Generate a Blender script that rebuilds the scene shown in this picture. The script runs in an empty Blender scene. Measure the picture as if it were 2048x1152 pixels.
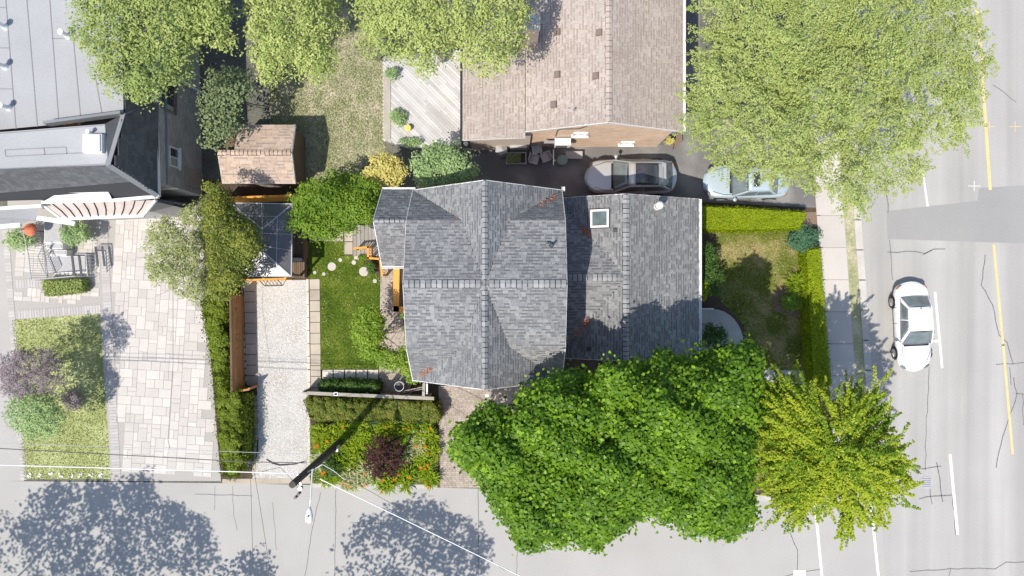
import bpy, math, random
import numpy as np
from mathutils import Vector, Matrix
random.seed(7); RNG = np.random.default_rng(11)
SC = bpy.context.scene
COL = SC.collection
# ------------------------------------------------------------- camera
CAMH = 38.0      # drone height in metres
PPM = 38.0       # ground scale: pixels of the 2048 px wide photograph per metre
def W(px, py, z=0.0):
    k = (CAMH - z) / CAMH
    return Vector(((px - 1024) / PPM * k, -(py - 576) / PPM * k, z))
cam_d = bpy.data.cameras.new('camera'); cam = bpy.data.objects.new('camera', cam_d); COL.objects.link(cam)
cam.location = (0, 0, CAMH); cam.rotation_euler = (0, 0, 0)
cam_d.sensor_width = 36; cam_d.lens = 36 * CAMH / (2048 / PPM)
cam_d.clip_end = 2000; SC.camera = cam
# ------------------------------------------------------------- light
SUNV = Vector((-.39, -.44, 1.0)).normalized()
w = bpy.data.worlds.new('World'); SC.world = w; w.use_nodes = True
nt = w.node_tree; nt.nodes.clear()
sky = nt.nodes.new('ShaderNodeTexSky'); sky.sky_type = 'NISHITA'; sky.sun_disc = False
sky.sun_elevation = math.asin(SUNV.z); sky.sun_rotation = math.atan2(SUNV.x, SUNV.y) % (2 * math.pi)
bg = nt.nodes.new('ShaderNodeBackground'); bg.inputs[1].default_value = 0.15
wo = nt.nodes.new('ShaderNodeOutputWorld'); nt.links.new(sky.outputs[0], bg.inputs[0]); nt.links.new(bg.outputs[0], wo.inputs[0])
sd = bpy.data.lights.new('sun', 'SUN'); sd.energy = 4.2; sd.angle = math.radians(.53); sd.color = (1, .93, .82)
sun = bpy.data.objects.new('sun', sd); COL.objects.link(sun); sun.rotation_euler = SUNV.to_track_quat('Z', 'Y').to_euler()
SC.view_settings.view_transform = 'Standard'; SC.view_settings.look = 'None'
SC.view_settings.exposure = 0.22; SC.view_settings.gamma = 1; SC.view_settings.use_curve_mapping = False
# ------------------------------------------------------------- materials
M = {}
def mat(name, c, c2=None, rough=.85, n1=None, n2=None, bump=0, metal=0, spec=.3, transl=0, coat=0, alpha=1, c3=None, streak=0):
    """c..c2 picked by each piece's tint; n1=(scale, amount) broad mottling; n2 fine grain; c3 = patch colour on broad noise"""
    m = bpy.data.materials.new(name); m.use_nodes = True; t = m.node_tree; N = t.nodes; L = t.links
    b = N['Principled BSDF']; b.inputs['Roughness'].default_value = rough; b.inputs['Metallic'].default_value = metal
    b.inputs['Specular IOR Level'].default_value = spec
    if coat: b.inputs['Coat Weight'].default_value = coat; b.inputs['Coat Roughness'].default_value = .04
    if c2 is None: c2 = c
    at = N.new('ShaderNodeAttribute'); at.attribute_name = 'tint'
    oi = N.new('ShaderNodeObjectInfo')
    ad = N.new('ShaderNodeMath'); ad.operation = 'ADD'; L.new(at.outputs['Fac'], ad.inputs[0]); L.new(oi.outputs['Random'], ad.inputs[1])
    fr = N.new('ShaderNodeMath'); fr.operation = 'FRACT'; L.new(ad.outputs[0], fr.inputs[0])
    mx = N.new('ShaderNodeMix'); mx.data_type = 'RGBA'; mx.inputs[6].default_value = (*c, 1); mx.inputs[7].default_value = (*c2, 1)
    L.new(fr.outputs[0], mx.inputs[0]); out = mx.outputs[2]
    ge = N.new('ShaderNodeNewGeometry')
    def mult(col, scale, amt, det=4, c3=None):
        no = N.new('ShaderNodeTexNoise'); no.inputs['Scale'].default_value = scale; no.inputs['Detail'].default_value = det
        L.new(ge.outputs['Position'], no.inputs['Vector'])
        if c3 is not None:
            mr = N.new('ShaderNodeMapRange'); mr.inputs[1].default_value = .45; mr.inputs[2].default_value = .62
            L.new(no.outputs[0], mr.inputs[0]); k = N.new('ShaderNodeMix'); k.data_type = 'RGBA'; L.new(mr.outputs[0], k.inputs[0])
            L.new(col, k.inputs[6]); k.inputs[7].default_value = (*c3, 1); col = k.outputs[2]
        mr = N.new('ShaderNodeMapRange'); mr.inputs[1].default_value = .3; mr.inputs[2].default_value = .7
        mr.inputs[3].default_value = 1 - amt; mr.inputs[4].default_value = 1 + amt; L.new(no.outputs[0], mr.inputs[0])
        v = N.new('ShaderNodeVectorMath'); v.operation = 'SCALE'; L.new(col, v.inputs[0]); L.new(mr.outputs[0], v.inputs['Scale'])
        return v.outputs[0], no
    if n1: out, _ = mult(out, n1[0], n1[1], 5, c3)
    if streak:
        mp = N.new('ShaderNodeMapping'); mp.inputs['Scale'].default_value = (.75, .02, 1); mp.inputs['Rotation'].default_value = (0, 0, -.07); L.new(ge.outputs['Position'], mp.inputs[0])
        no = N.new('ShaderNodeTexNoise'); no.inputs['Scale'].default_value = 1.0; no.inputs['Detail'].default_value = 3; L.new(mp.outputs[0], no.inputs['Vector'])
        mr = N.new('ShaderNodeMapRange'); mr.inputs[1].default_value = .35; mr.inputs[2].default_value = .65; mr.inputs[3].default_value = 1-streak; mr.inputs[4].default_value = 1+streak; L.new(no.outputs[0], mr.inputs[0])
        v = N.new('ShaderNodeVectorMath'); v.operation = 'SCALE'; L.new(out, v.inputs[0]); L.new(mr.outputs[0], v.inputs['Scale']); out = v.outputs[0]
    fine = None
    if n2: out, fine = mult(out, n2[0], n2[1], 3)
    L.new(out, b.inputs['Base Color'])
    if bump and fine:
        bp = N.new('ShaderNodeBump'); bp.inputs['Strength'].default_value = bump; bp.inputs['Distance'].default_value = .02
        L.new(fine.outputs[0], bp.inputs['Height']); L.new(bp.outputs[0], b.inputs['Normal'])
    if transl:
        tr = N.new('ShaderNodeBsdfTranslucent'); L.new(out, tr.inputs[0]); ms = N.new('ShaderNodeMixShader'); ms.inputs[0].default_value = transl
        L.new(b.outputs[0], ms.inputs[1]); L.new(tr.outputs[0], ms.inputs[2]); L.new(ms.outputs[0], N['Material Output'].inputs[0])
    if alpha < 1: b.inputs['Alpha'].default_value = alpha
    M[name] = m; return m
mat('shingle_band', (.14,.145,.155), n2=(60,.2))  # printed darker band on laminated shingle tabs, grey here and tan below
mat('shingle_tan_band', (.34,.28,.25), n2=(60,.2))
mat('shingle_grey', (.18,.185,.195), (.285,.29,.295), n1=(.45,.14), n2=(60,.22), bump=.3)
mat('shingle_base', (.05,.052,.058), n2=(60,.2))
mat('cap_grey', (.23,.235,.245), (.36,.365,.375), n2=(60,.2), bump=.3)
mat('cap_dark', (.018,.02,.024))
mat('shingle_tan', (.40,.34,.305), (.47,.41,.375), n1=(.5,.10,), n2=(60,.2), bump=.3)
mat('shingle_tan_base', (.22,.17,.15), n2=(60,.2))
mat('shingle_shed', (.45,.34,.27), (.55,.43,.35), n1=(.8,.1), n2=(60,.2), bump=.3)
mat('shingle_slate', (.22,.23,.25), (.31,.32,.34), n1=(.5,.15), n2=(40,.2), bump=.3)
mat('membrane', (.37,.375,.39), (.40,.405,.415), n1=(.35,.08), n2=(12,.05), rough=.7)
mat('membrane_seam', (.25,.25,.27))
mat('white_metal', (.82,.82,.82), rough=.4, n2=(8,.04))
mat('white_vinyl', (.78,.78,.77), rough=.5, n2=(8,.05))
mat('copper_roof', (.50,.42,.38), (.58,.50,.46), rough=.5, n1=(2,.12), n2=(20,.05))
mat('brick_buff', (.60,.44,.32), (.75,.58,.45), n1=(1,.08), n2=(50,.12), bump=.3)
mat('mortar_buff', (.62,.55,.47), n2=(50,.1))
mat('brick_grey', (.36,.34,.32), (.50,.48,.45), n1=(.7,.12), n2=(50,.12), bump=.3)
mat('mortar_grey', (.40,.39,.38), n2=(50,.1))
mat('brick_red', (.30,.13,.09), (.42,.2,.14), n1=(1,.08), n2=(50,.12), bump=.3)
mat('asphalt_pale', (.41,.40,.385), n1=(.35,.05), n2=(22,.10), bump=.25)
mat('asphalt_road', (.40,.39,.375), n1=(.3,.05), n2=(22,.11), bump=.25, streak=.13)
mat('asphalt_patch', (.32,.315,.31), n1=(.3,.05), n2=(30,.10), bump=.25)
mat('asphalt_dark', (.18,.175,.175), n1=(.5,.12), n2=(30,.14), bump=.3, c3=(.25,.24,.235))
mat('tar', (.17,.17,.175), rough=.6, n2=(10,.2))
mat('concrete_walk', (.50,.465,.435), (.56,.52,.49), n1=(.5,.06), n2=(25,.05), bump=.15)
mat('concrete', (.42,.41,.39), (.48,.46,.44), n1=(.9,.12), n2=(25,.08), bump=.2)
mat('concrete_kerb', (.47,.45,.42), (.55,.52,.48), n1=(1,.1), n2=(25,.1), bump=.2)
mat('slab_tan', (.40,.35,.29), (.50,.44,.37), n1=(1.5,.12), n2=(25,.08), bump=.2)
mat('slab_pale', (.55,.52,.45), (.64,.60,.52), n1=(1.5,.1), n2=(25,.08), bump=.2)
mat('kerb_cream', (.62,.57,.46), (.72,.66,.56), n1=(2,.1), n2=(25,.08))
mat('paver_light', (.50,.47,.445), (.59,.56,.53), n1=(.8,.05), n2=(20,.05), bump=.15)
mat('paver_band', (.42,.40,.39), (.50,.48,.47), n1=(.8,.06), n2=(20,.06), bump=.15)
mat('paver_joint', (.40,.38,.36), n2=(20,.1))
mat('paver_brick', (.34,.29,.245), (.46,.40,.345), n1=(1,.10), n2=(30,.08), bump=.2)
mat('paver_brick_joint', (.20,.175,.15), n2=(20,.1))
mat('paint_white', (.80,.80,.79), rough=.6, n1=(2,.05), n2=(40,.06))
mat('paint_yellow', (.68,.54,.27), rough=.6, n1=(2,.08), n2=(40,.08))
mat('soil', (.085,.062,.045), n1=(1.5,.25), n2=(20,.35), bump=.6)
mat('soil_bed', (.10,.08,.055), n1=(1.5,.25), n2=(20,.4), bump=.6)
mat('mulch', (.16,.115,.09), (.24,.17,.13), n2=(20,.3), bump=.4)
mat('lawn_green', (.11,.18,.014), n1=(.8,.22), n2=(14,.35), bump=.6, c3=(.15,.20,.025))
mat('lawn_dry', (.17,.20,.035), n1=(.8,.2), n2=(14,.35), bump=.6, c3=(.30,.26,.11))
mat('lawn_pale', (.36,.40,.16), n1=(.5,.12), n2=(10,.2), bump=.4, c3=(.42,.45,.22))
mat('lawn_tan', (.33,.34,.19), n1=(1.1,.12), n2=(10,.25), bump=.4, c3=(.42,.39,.27))
mat('gravel_base', (.56,.545,.52), n1=(.5,.12), n2=(25,.3), bump=.7, c3=(.38,.35,.32))
mat('gravel_stone', (.56,.55,.53), (.90,.89,.87), n1=(.5,.10), rough=.8)
mat('wood_fence', (.33,.165,.07), (.41,.21,.09), n1=(2,.15), n2=(12,.12))
mat('wood_orange', (.66,.30,.05), (.78,.38,.08), rough=.6, n1=(2,.08), n2=(25,.1))
mat('wood_grey', (.33,.30,.26), (.43,.40,.35), n1=(2,.12), n2=(25,.14), bump=.2)
mat('wood_brown', (.13,.09,.06), (.19,.13,.09), n1=(2,.12), n2=(25,.14))
mat('deck_pale', (.46,.45,.45), (.62,.61,.61), n1=(1.2,.08), n2=(25,.08))
mat('deck_grey', (.30,.28,.26), (.36,.34,.32), n1=(1.2,.06), n2=(25,.06))
mat('pole_wood', (.06,.05,.045), (.08,.07,.06), n1=(2,.2), n2=(25,.2))
mat('black_metal', (.02,.02,.022), rough=.5)
mat('dark_metal', (.08,.08,.085), rough=.45)
mat('rubber', (.03,.03,.03), rough=.8)
mat('chrome', (.6,.6,.62), rough=.25, metal=1)
mat('steel', (.5,.51,.53), rough=.35, metal=.8)
mat('canopy_panel', (.11,.11,.115), (.14,.14,.145), rough=.33, metal=.25, spec=.8, n1=(2,.08))
mat('canopy_rib', (.42,.43,.45), rough=.4)
mat('glass', (.16,.19,.20), rough=.06, spec=.9, n1=(2,.25))
mat('glass_dark', (.05,.055,.07), rough=.06, spec=.9)
mat('skylight_glass', (.13,.17,.18), rough=.08, spec=.9, n1=(3,.2))
mat('cable_white', (.85,.85,.86), rough=.4)
mat('cable_dark', (.06,.06,.065), rough=.5)
mat('plastic_green', (.24,.32,.27), rough=.5)
mat('plastic_yellow', (.75,.6,.15), rough=.5)
mat('teal', (.3,.6,.58), rough=.5)
mat('cloth_grey', (.42,.42,.43), n2=(10,.1))
mat('terracotta', (.4,.16,.09), n2=(20,.1))
mat('car_white', (.88,.88,.89), rough=.25, coat=.7)
mat('car_blue', (.50,.60,.66), rough=.25, coat=.8, metal=.25)
mat('car_grey', (.52,.525,.54), rough=.28, coat=.8, metal=.35)
mat('car_interior', (.10,.10,.105), rough=.7)
mat('bark', (.16,.125,.10), (.22,.18,.15), n2=(15,.3), bump=.5)
mat('bark_pale', (.42,.39,.36), n2=(15,.2), bump=.4)
mat('leaf_maple', (.07,.17,.008), (.27,.45,.025), rough=.5, transl=.3, spec=.35)
mat('leaf_lime', (.15,.27,.02), (.36,.50,.06), rough=.55, transl=.3)
mat('leaf_gold', (.14,.27,.014), (.47,.54,.035), rough=.55, transl=.35)
mat('leaf_deep', (.045,.11,.018), (.11,.20,.03), rough=.5, transl=.25, spec=.35)
mat('leaf_olive_pale', (.20,.26,.08), (.46,.50,.20), rough=.6, transl=.25)
mat('leaf_olive', (.07,.12,.015), (.33,.36,.06), rough=.55, transl=.25)
mat('leaf_bright', (.09,.20,.02), (.25,.38,.035), rough=.55, transl=.3)
mat('leaf_hedge', (.22,.32,.006), (.38,.46,.01), rough=.6, transl=.2)
mat('leaf_cedar', (.07,.12,.010), (.22,.29,.02), rough=.6, transl=.2)
mat('leaf_mixed', (.06,.14,.012), (.30,.27,.05), rough=.6, transl=.2)
mat('leaf_pale', (.24,.34,.09), (.52,.58,.20), rough=.6, transl=.3)
mat('leaf_pale_lime', (.32,.41,.11), (.56,.62,.22), rough=.6, transl=.3)
mat('leaf_pale_green', (.26,.40,.17), (.46,.60,.28), rough=.6, transl=.3)
mat('leaf_yellow', (.60,.55,.14), (.78,.70,.26), rough=.6, transl=.3)
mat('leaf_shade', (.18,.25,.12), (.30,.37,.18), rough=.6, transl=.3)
mat('leaf_purple', (.045,.014,.018), (.14,.045,.045), rough=.6, transl=.15)
mat('leaf_purple_pale', (.24,.19,.21), (.38,.32,.34), rough=.6, transl=.2)
mat('leaf_blue', (.06,.16,.09), (.12,.24,.13), rough=.6, transl=.2)
mat('leaf_blade', (.17,.30,.012), (.38,.48,.03), rough=.55, transl=.3)
mat('leaf_cream', (.45,.50,.25), (.62,.62,.35), rough=.6, transl=.3)
mat('petal_orange', (.70,.19,.01), (.85,.34,.03), rough=.6, transl=.2)
mat('petal_red', (.75,.20,.12), (.85,.32,.18), rough=.6, transl=.2)
mat('leaf_litter', (.42,.14,.06), (.60,.25,.10), rough=.8)
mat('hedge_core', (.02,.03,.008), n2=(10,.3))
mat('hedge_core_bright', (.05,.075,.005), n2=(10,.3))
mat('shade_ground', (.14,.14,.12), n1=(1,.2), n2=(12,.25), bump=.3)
# ------------------------------------------------------------- mesh builder
def offset(p):
    v = Vector((0, 0, 0))
    while p is not None: v += p.location; p = p.parent
    return v
class MB:
    def __init__(s): s.v = []; s.f = []; s.t = []; s.m = []; s.cur = 0; s.tint = None
    def add(s, vs, fs, tint=None):
        b = len(s.v); s.v += [tuple(v) for v in vs]
        if tint is None: tint = s.tint if s.tint is not None else 0.0
        for f in fs: s.f.append(tuple(b + i for i in f)); s.t.append(tint); s.m.append(s.cur)
        return s
    def obox(s, c, a, b, n, tint=None):
        c, a, b, n = Vector(c), Vector(a), Vector(b), Vector(n)
        vs = [c + i*a + j*b + k*n for k in (-1, 1) for j in (-1, 1) for i in (-1, 1)]
        return s.add(vs, [(0,2,3,1),(4,5,7,6),(0,1,5,4),(2,6,7,3),(0,4,6,2),(1,3,7,5)], tint)
    def box(s, x0, y0, z0, x1, y1, z1, tint=None):
        return s.obox(((x0+x1)/2,(y0+y1)/2,(z0+z1)/2), ((x1-x0)/2,0,0), (0,(y1-y0)/2,0), (0,0,(z1-z0)/2), tint)
    def bar(s, p0, p1, wd, ht, tint=None, up=(0,0,1)):
        p0, p1 = Vector(p0), Vector(p1); d = p1 - p0; up = Vector(up)
        if abs(d.normalized().dot(up)) > .99: up = Vector((0, 1, 0))
        side = d.cross(up).normalized(); u = side.cross(d).normalized()
        return s.obox((p0+p1)/2, d/2, side*wd/2, u*ht/2, tint)
    def poly(s, pts, tint=None): return s.add(pts, [tuple(range(len(pts)))], tint)
    def prism(s, pts, z0, z1, tint=None):
        n = len(pts); a = sum(pts[i][0]*pts[(i+1)%n][1]-pts[(i+1)%n][0]*pts[i][1] for i in range(n))
        if a < 0: pts = pts[::-1]
        vs = [(p[0],p[1],z0) for p in pts] + [(p[0],p[1],z1) for p in pts]
        fs = [tuple(range(n-1,-1,-1)), tuple(range(n,2*n))] + [(i,(i+1)%n,n+(i+1)%n,n+i) for i in range(n)]
        return s.add(vs, fs, tint)
    def tube(s, p0, p1, r0, r1=None, n=8, cap=True, tint=None):
        return s.path([p0, p1], [r0, r0 if r1 is None else r1], n, cap, tint)
    def path(s, pts, rs, n=8, cap=True, tint=None):
        pts = [Vector(p) for p in pts]; vs = []
        if not isinstance(rs, (list, tuple)): rs = [rs]*len(pts)
        ref = None
        for i, p in enumerate(pts):
            d = (pts[min(i+1,len(pts)-1)] - pts[max(i-1,0)]).normalized()
            if ref is None: ref = Vector((0,0,1)) if abs(d.z) < .9 else Vector((1,0,0))
            a = d.cross(ref).normalized(); b = d.cross(a).normalized()
            for k in range(n):
                t = 2*math.pi*k/n; vs.append(p + a*math.cos(t)*rs[i] + b*math.sin(t)*rs[i])
        fs = [(i*n+k, i*n+(k+1)%n, (i+1)*n+(k+1)%n, (i+1)*n+k) for i in range(len(pts)-1) for k in range(n)]
        if cap: fs += [tuple(range(n-1,-1,-1)), tuple(range((len(pts)-1)*n, len(pts)*n))]
        return s.add(vs, fs, tint)
    def cyl(s, c, r, h, n=16, r2=None, tint=None):
        c = Vector(c); return s.path([c, c+Vector((0,0,h))], [r, r if r2 is None else r2], n, True, tint)
    def ball(s, c, r, n=10, sz=1, tint=None):
        c = Vector(c); rows = n//2; vs = [c + Vector((0,0,-r*sz))]; 
        for i in range(1, rows):
            p = -math.pi/2 + math.pi*i/rows
            for k in range(n): q = 2*math.pi*k/n; vs.append(c + Vector((r*math.cos(p)*math.cos(q), r*math.cos(p)*math.sin(q), r*sz*math.sin(p))))
        vs.append(c + Vector((0,0,r*sz))); fs = []
        for k in range(n): fs.append((0, 1+(k+1)%n, 1+k)); fs.append((len(vs)-1, 1+(rows-2)*n+k, 1+(rows-2)*n+(k+1)%n))
        for i in range(rows-2):
            for k in range(n): a = 1+i*n+k; b = 1+i*n+(k+1)%n; fs.append((a, b, b+n, a+n))
        return s.add(vs, fs, tint)
    def build(s, name, mats, parent=None, local=False, smooth=False):
        me = bpy.data.meshes.new(name); o = bpy.data.objects.new(name, me)
        off = Vector((0,0,0)) if (local or parent is None) else offset(parent)
        me.from_pydata([(v[0]-off.x, v[1]-off.y, v[2]-off.z) for v in s.v], [], s.f)
        if not isinstance(mats, (list, tuple)): mats = [mats]
        for m in mats: me.materials.append(M[m])
        at = me.attributes.new('tint', 'FLOAT', 'FACE'); at.data.foreach_set('value', s.t)
        me.polygons.foreach_set('material_index', s.m)
        if smooth: me.polygons.foreach_set('use_smooth', [True]*len(me.polygons))
        COL.objects.link(o)
        if parent is not None: o.parent = parent
        return o
def tag(o, label=None, cat=None, group=None, kind=None):
    if label: o['label'] = label
    if cat: o['category'] = cat
    if group: o['group'] = group
    if kind: o['kind'] = kind
    return o
def thing(name, loc, label, cat, group=None, rz=0):
    o = bpy.data.objects.new(name, None); COL.objects.link(o); o.location = loc; o.rotation_euler = (0,0,rz)
    o.empty_display_size = .3
    return tag(o, label, cat, group)
def struct(name, mb, m, **k): return tag(mb.build(name, m, **k), kind='structure')
UNIT = {}
def unit(key, mname, fn=None):
    """shared mesh for alike pieces"""
    if (key, mname) not in UNIT:
        mb = MB()
        if fn: fn(mb)
        else: mb.box(-.5,-.5,-.5,.5,.5,.5)
        me = bpy.data.meshes.new(key); me.from_pydata(mb.v, [], mb.f); me.materials.append(M[mname]); UNIT[(key, mname)] = me
    return UNIT[(key, mname)]
def piece(name, mesh, parent, c, ax=(1,0,0), ay=(0,1,0), az=(0,0,1), kind=None):
    """an instance of a shared mesh with full axes ax, ay, az at world point c"""
    o = bpy.data.objects.new(name, mesh); COL.objects.link(o); o.parent = parent
    c = Vector(c) - offset(parent)
    ax, ay, az = Vector(ax), Vector(ay), Vector(az)
    o.matrix_local = Matrix(((ax.x,ay.x,az.x,c.x),(ax.y,ay.y,az.y,c.y),(ax.z,ay.z,az.z,c.z),(0,0,0,1)))
    return o
def pxpoly(pts, z=0): return [W(x, y, z) for x, y in pts]
# ------------------------------------------------------------- foliage
def leafmesh(name, P, N, size, asp, tint, mname, parent=None, U=None, fold=.2, mats=None, mi=None):
    n = len(P); N = N/np.linalg.norm(N, axis=1, keepdims=True)
    if U is None:
        U = RNG.normal(size=(n,3))
    U = U - N*np.sum(U*N, axis=1, keepdims=True); U /= np.linalg.norm(U, axis=1, keepdims=True)+1e-9
    V = np.cross(N, U); s = np.broadcast_to(np.asarray(size), (n,))[:,None]; a = np.broadcast_to(np.asarray(asp),(n,))[:,None]
    v = np.stack([P-U*s, P+V*s*a+N*s*fold, P+U*s, P-V*s*a+N*s*fold], axis=1).reshape(-1,3)
    off = offset(parent) if parent is not None else Vector((0,0,0)); v = v - np.array(off)
    me = bpy.data.meshes.new(name)
    me.vertices.add(4*n); me.vertices.foreach_set('co', v.astype(np.float32).ravel())
    me.loops.add(4*n); me.loops.foreach_set('vertex_index', np.arange(4*n, dtype=np.int32))
    me.polygons.add(n); me.polygons.foreach_set('loop_start', np.arange(0,4*n,4,dtype=np.int32))
    try: me.polygons.foreach_set('loop_total', np.full(n,4,dtype=np.int32))
    except Exception: pass
    for m in (mats or [mname]): me.materials.append(M[m])
    if mi is not None: me.polygons.foreach_set('material_index', mi.astype(np.int32))
    at = me.attributes.new('tint','FLOAT','FACE'); at.data.foreach_set('value', np.clip(tint,0,.999).astype(np.float32))
    me.update(calc_edges=True)
    o = bpy.data.objects.new(name, me); COL.objects.link(o)
    if parent is not None: o.parent = parent
    return o
def inpoly(x, y, poly):
    p = np.array([(q[0], q[1]) for q in poly]); r = np.zeros(len(x), bool); j = len(p)-1
    for i in range(len(p)):
        c = ((p[i,1] > y) != (p[j,1] > y)) & (x < (p[j,0]-p[i,0])*(y-p[i,1])/(p[j,1]-p[i,1]+1e-12)+p[i,0]); r ^= c; j = i
    return r
def edgedist(x, y, poly):
    p = np.array([(q[0], q[1]) for q in poly]); d = np.full(len(x), 1e9)
    for i in range(len(p)):
        a = p[i-1]; b = p[i]; e = b-a; t = np.clip(((x-a[0])*e[0]+(y-a[1])*e[1])/(e@e+1e-12),0,1)
        d = np.minimum(d, np.hypot(x-a[0]-t*e[0], y-a[1]-t*e[1]))
    return d
def scatter(poly, n):
    p = np.array([(q[0],q[1]) for q in poly]); lo = p.min(0); hi = p.max(0)
    area = abs(sum(p[i-1][0]*p[i][1]-p[i][0]*p[i-1][1] for i in range(len(p))))/2
    m = int(n*(hi-lo).prod()/max(area,1e-6)*1.05)+8
    x = RNG.uniform(lo[0],hi[0],m); y = RNG.uniform(lo[1],hi[1],m); k = inpoly(x,y,poly)
    return x[k][:n], y[k][:n]
def W_np(px, py, z):
    k = (CAMH-z)/CAMH; return np.stack([(px-1024)/PPM*k, -(py-576)/PPM*k, z], axis=1)
def lump(x, y, seed=0):
    return (np.sin(x*.9+seed)*np.sin(y*1.1+seed*2.3)+.6*np.sin(x*2.1+y*1.3+seed*1.7)+.5*np.sin(x*-1.4+y*2.6+seed*.7))/2.1
def clumps(outline, z_edge, z_top, cr, sp=1.0, gap=0., seed=0, rough=.5, lumpamp=.6):
    p = np.array(outline, float); lo = p.min(0); hi = p.max(0)
    k = (CAMH-(z_edge+z_top)/2)/CAMH; step = cr*sp*PPM/k
    gx, gy = np.meshgrid(np.arange(lo[0],hi[0]+step,step), np.arange(lo[1],hi[1]+step,step))
    x = gx.ravel()+RNG.uniform(-.5,.5,gx.size)*step; y = gy.ravel()+RNG.uniform(-.5,.5,gx.size)*step
    inside = inpoly(x,y,outline); d = edgedist(x,y,outline); keep = inside & (d > cr*PPM*.35*RNG.uniform(0,1.6,len(x)))
    x, y, d = x[keep], y[keep], d[keep]
    if gap: g = lump(x/PPM*2.2, y/PPM*2.2, seed+5) > -1+gap*2-.4*RNG.uniform(0,1,len(x)); x, y, d = x[g], y[g], d[g]
    q = np.clip(d/(.62*max(d.max(),1)),0,1); z = z_edge+(z_top-z_edge)*np.sqrt(1-(1-q)**2)
    z = z + RNG.normal(0,.5,len(z))*rough*cr + lump(x/PPM, y/PPM, seed)*lumpamp*cr*1.5
    z = np.maximum(z, cr*.4)
    return W_np(x, y, z)
def clump_leaves(C, cr, nl, under=.6, upb=.7, squash=.75):
    m = len(C); D = RNG.normal(size=(m*nl,3)); D /= np.linalg.norm(D,axis=1,keepdims=True)
    D[:,2] = np.abs(D[:,2])*1.0 - .25
    R = cr*RNG.uniform(.7,1.15,(m*nl,1))*np.repeat(RNG.uniform(.75,1.2,m),nl)[:,None]
    P = np.repeat(C,nl,axis=0)+D*R*np.array([1,1,squash]); N = D*.7+np.array([0,0,upb])+RNG.normal(0,.35,(m*nl,3))
    ct = np.clip(.35+.25*lump(C[:,0]*1.3,C[:,1]*1.3,9)+RNG.normal(0,.16,m),0,.7); t = RNG.uniform(0,.32,m*nl)+np.repeat(ct,nl)
    if under:
        nu = int(nl*under); D2 = RNG.normal(size=(m*nu,3))*.5
        P2 = np.repeat(C,nu,axis=0)+D2*cr*1.3-np.array([0,0,cr*1.2]); N2 = RNG.normal(0,.5,(m*nu,3))+np.array([0,0,1.])
        P2[:,2] = np.maximum(P2[:,2],.05)
        P = np.vstack([P,P2]); N = np.vstack([N,N2]); t = np.concatenate([t,RNG.uniform(0,.6,m*nu)])
    return P, N, t
def limbs(root, base, C, zfork, r, n=7, bark='bark', spread=.85, seed=0):
    mb = MB(); base = Vector(base); fork = base+Vector((RNG.normal(0,.1), RNG.normal(0,.1), zfork))
    mb.path([base, base*.5+fork*.5+Vector((.05,.03,0)), fork], [r*1.25, r, r*.8], 10); mb.build('trunk', bark, root, smooth=True)
    if len(C) == 0: return
    idx = RNG.choice(len(C), min(n,len(C)), replace=False)
    for i in idx:
        t = Vector(C[i]); t = fork+(t-fork)*spread; mid = (fork+t)/2+Vector((0,0,-.08*(t-fork).length))
        b = MB(); b.path([fork-Vector((0,0,.15)), mid, t], [r*.5, r*.3, r*.08], 6)
        for j in range(3):
            q = mid+(t-mid)*(.2+.25*j); e = q+Vector((RNG.normal(0,.8),RNG.normal(0,.8),abs(RNG.normal(0,.4))))*min(1,(t-fork).length*.3)
            b.path([q, e], [r*.16, r*.04], 5)
        b.build('branch', bark, root, smooth=True)
def tree(name, label, cat, outline, z_edge, z_top, cr, leaf, nl, mname, base_px=None, r=.18, asp=.6, group=None, gap=0., seed=0,
         sp=1.0, bark='bark', nlimb=7, under=.6, zfork=None, rough=.5, lumpamp=.6, partname='crown', upb=.7, squash=.75):
    C = clumps(outline, z_edge, z_top, cr, sp, gap, seed, rough, lumpamp)
    if base_px is None:
        c = C.mean(0); base = Vector((c[0],c[1],0))
    else: base = W(*base_px, 0)
    root = thing(name, base, label, cat, group)
    P, N, t = clump_leaves(C, cr, nl, under, upb, squash)
    leafmesh(partname, P, N, leaf*RNG.uniform(.7,1.3,len(P)), asp, t, mname, root)
    limbs(root, base, C, zfork if zfork is not None else z_edge*.55, r, nlimb, bark)
    return root
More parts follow.
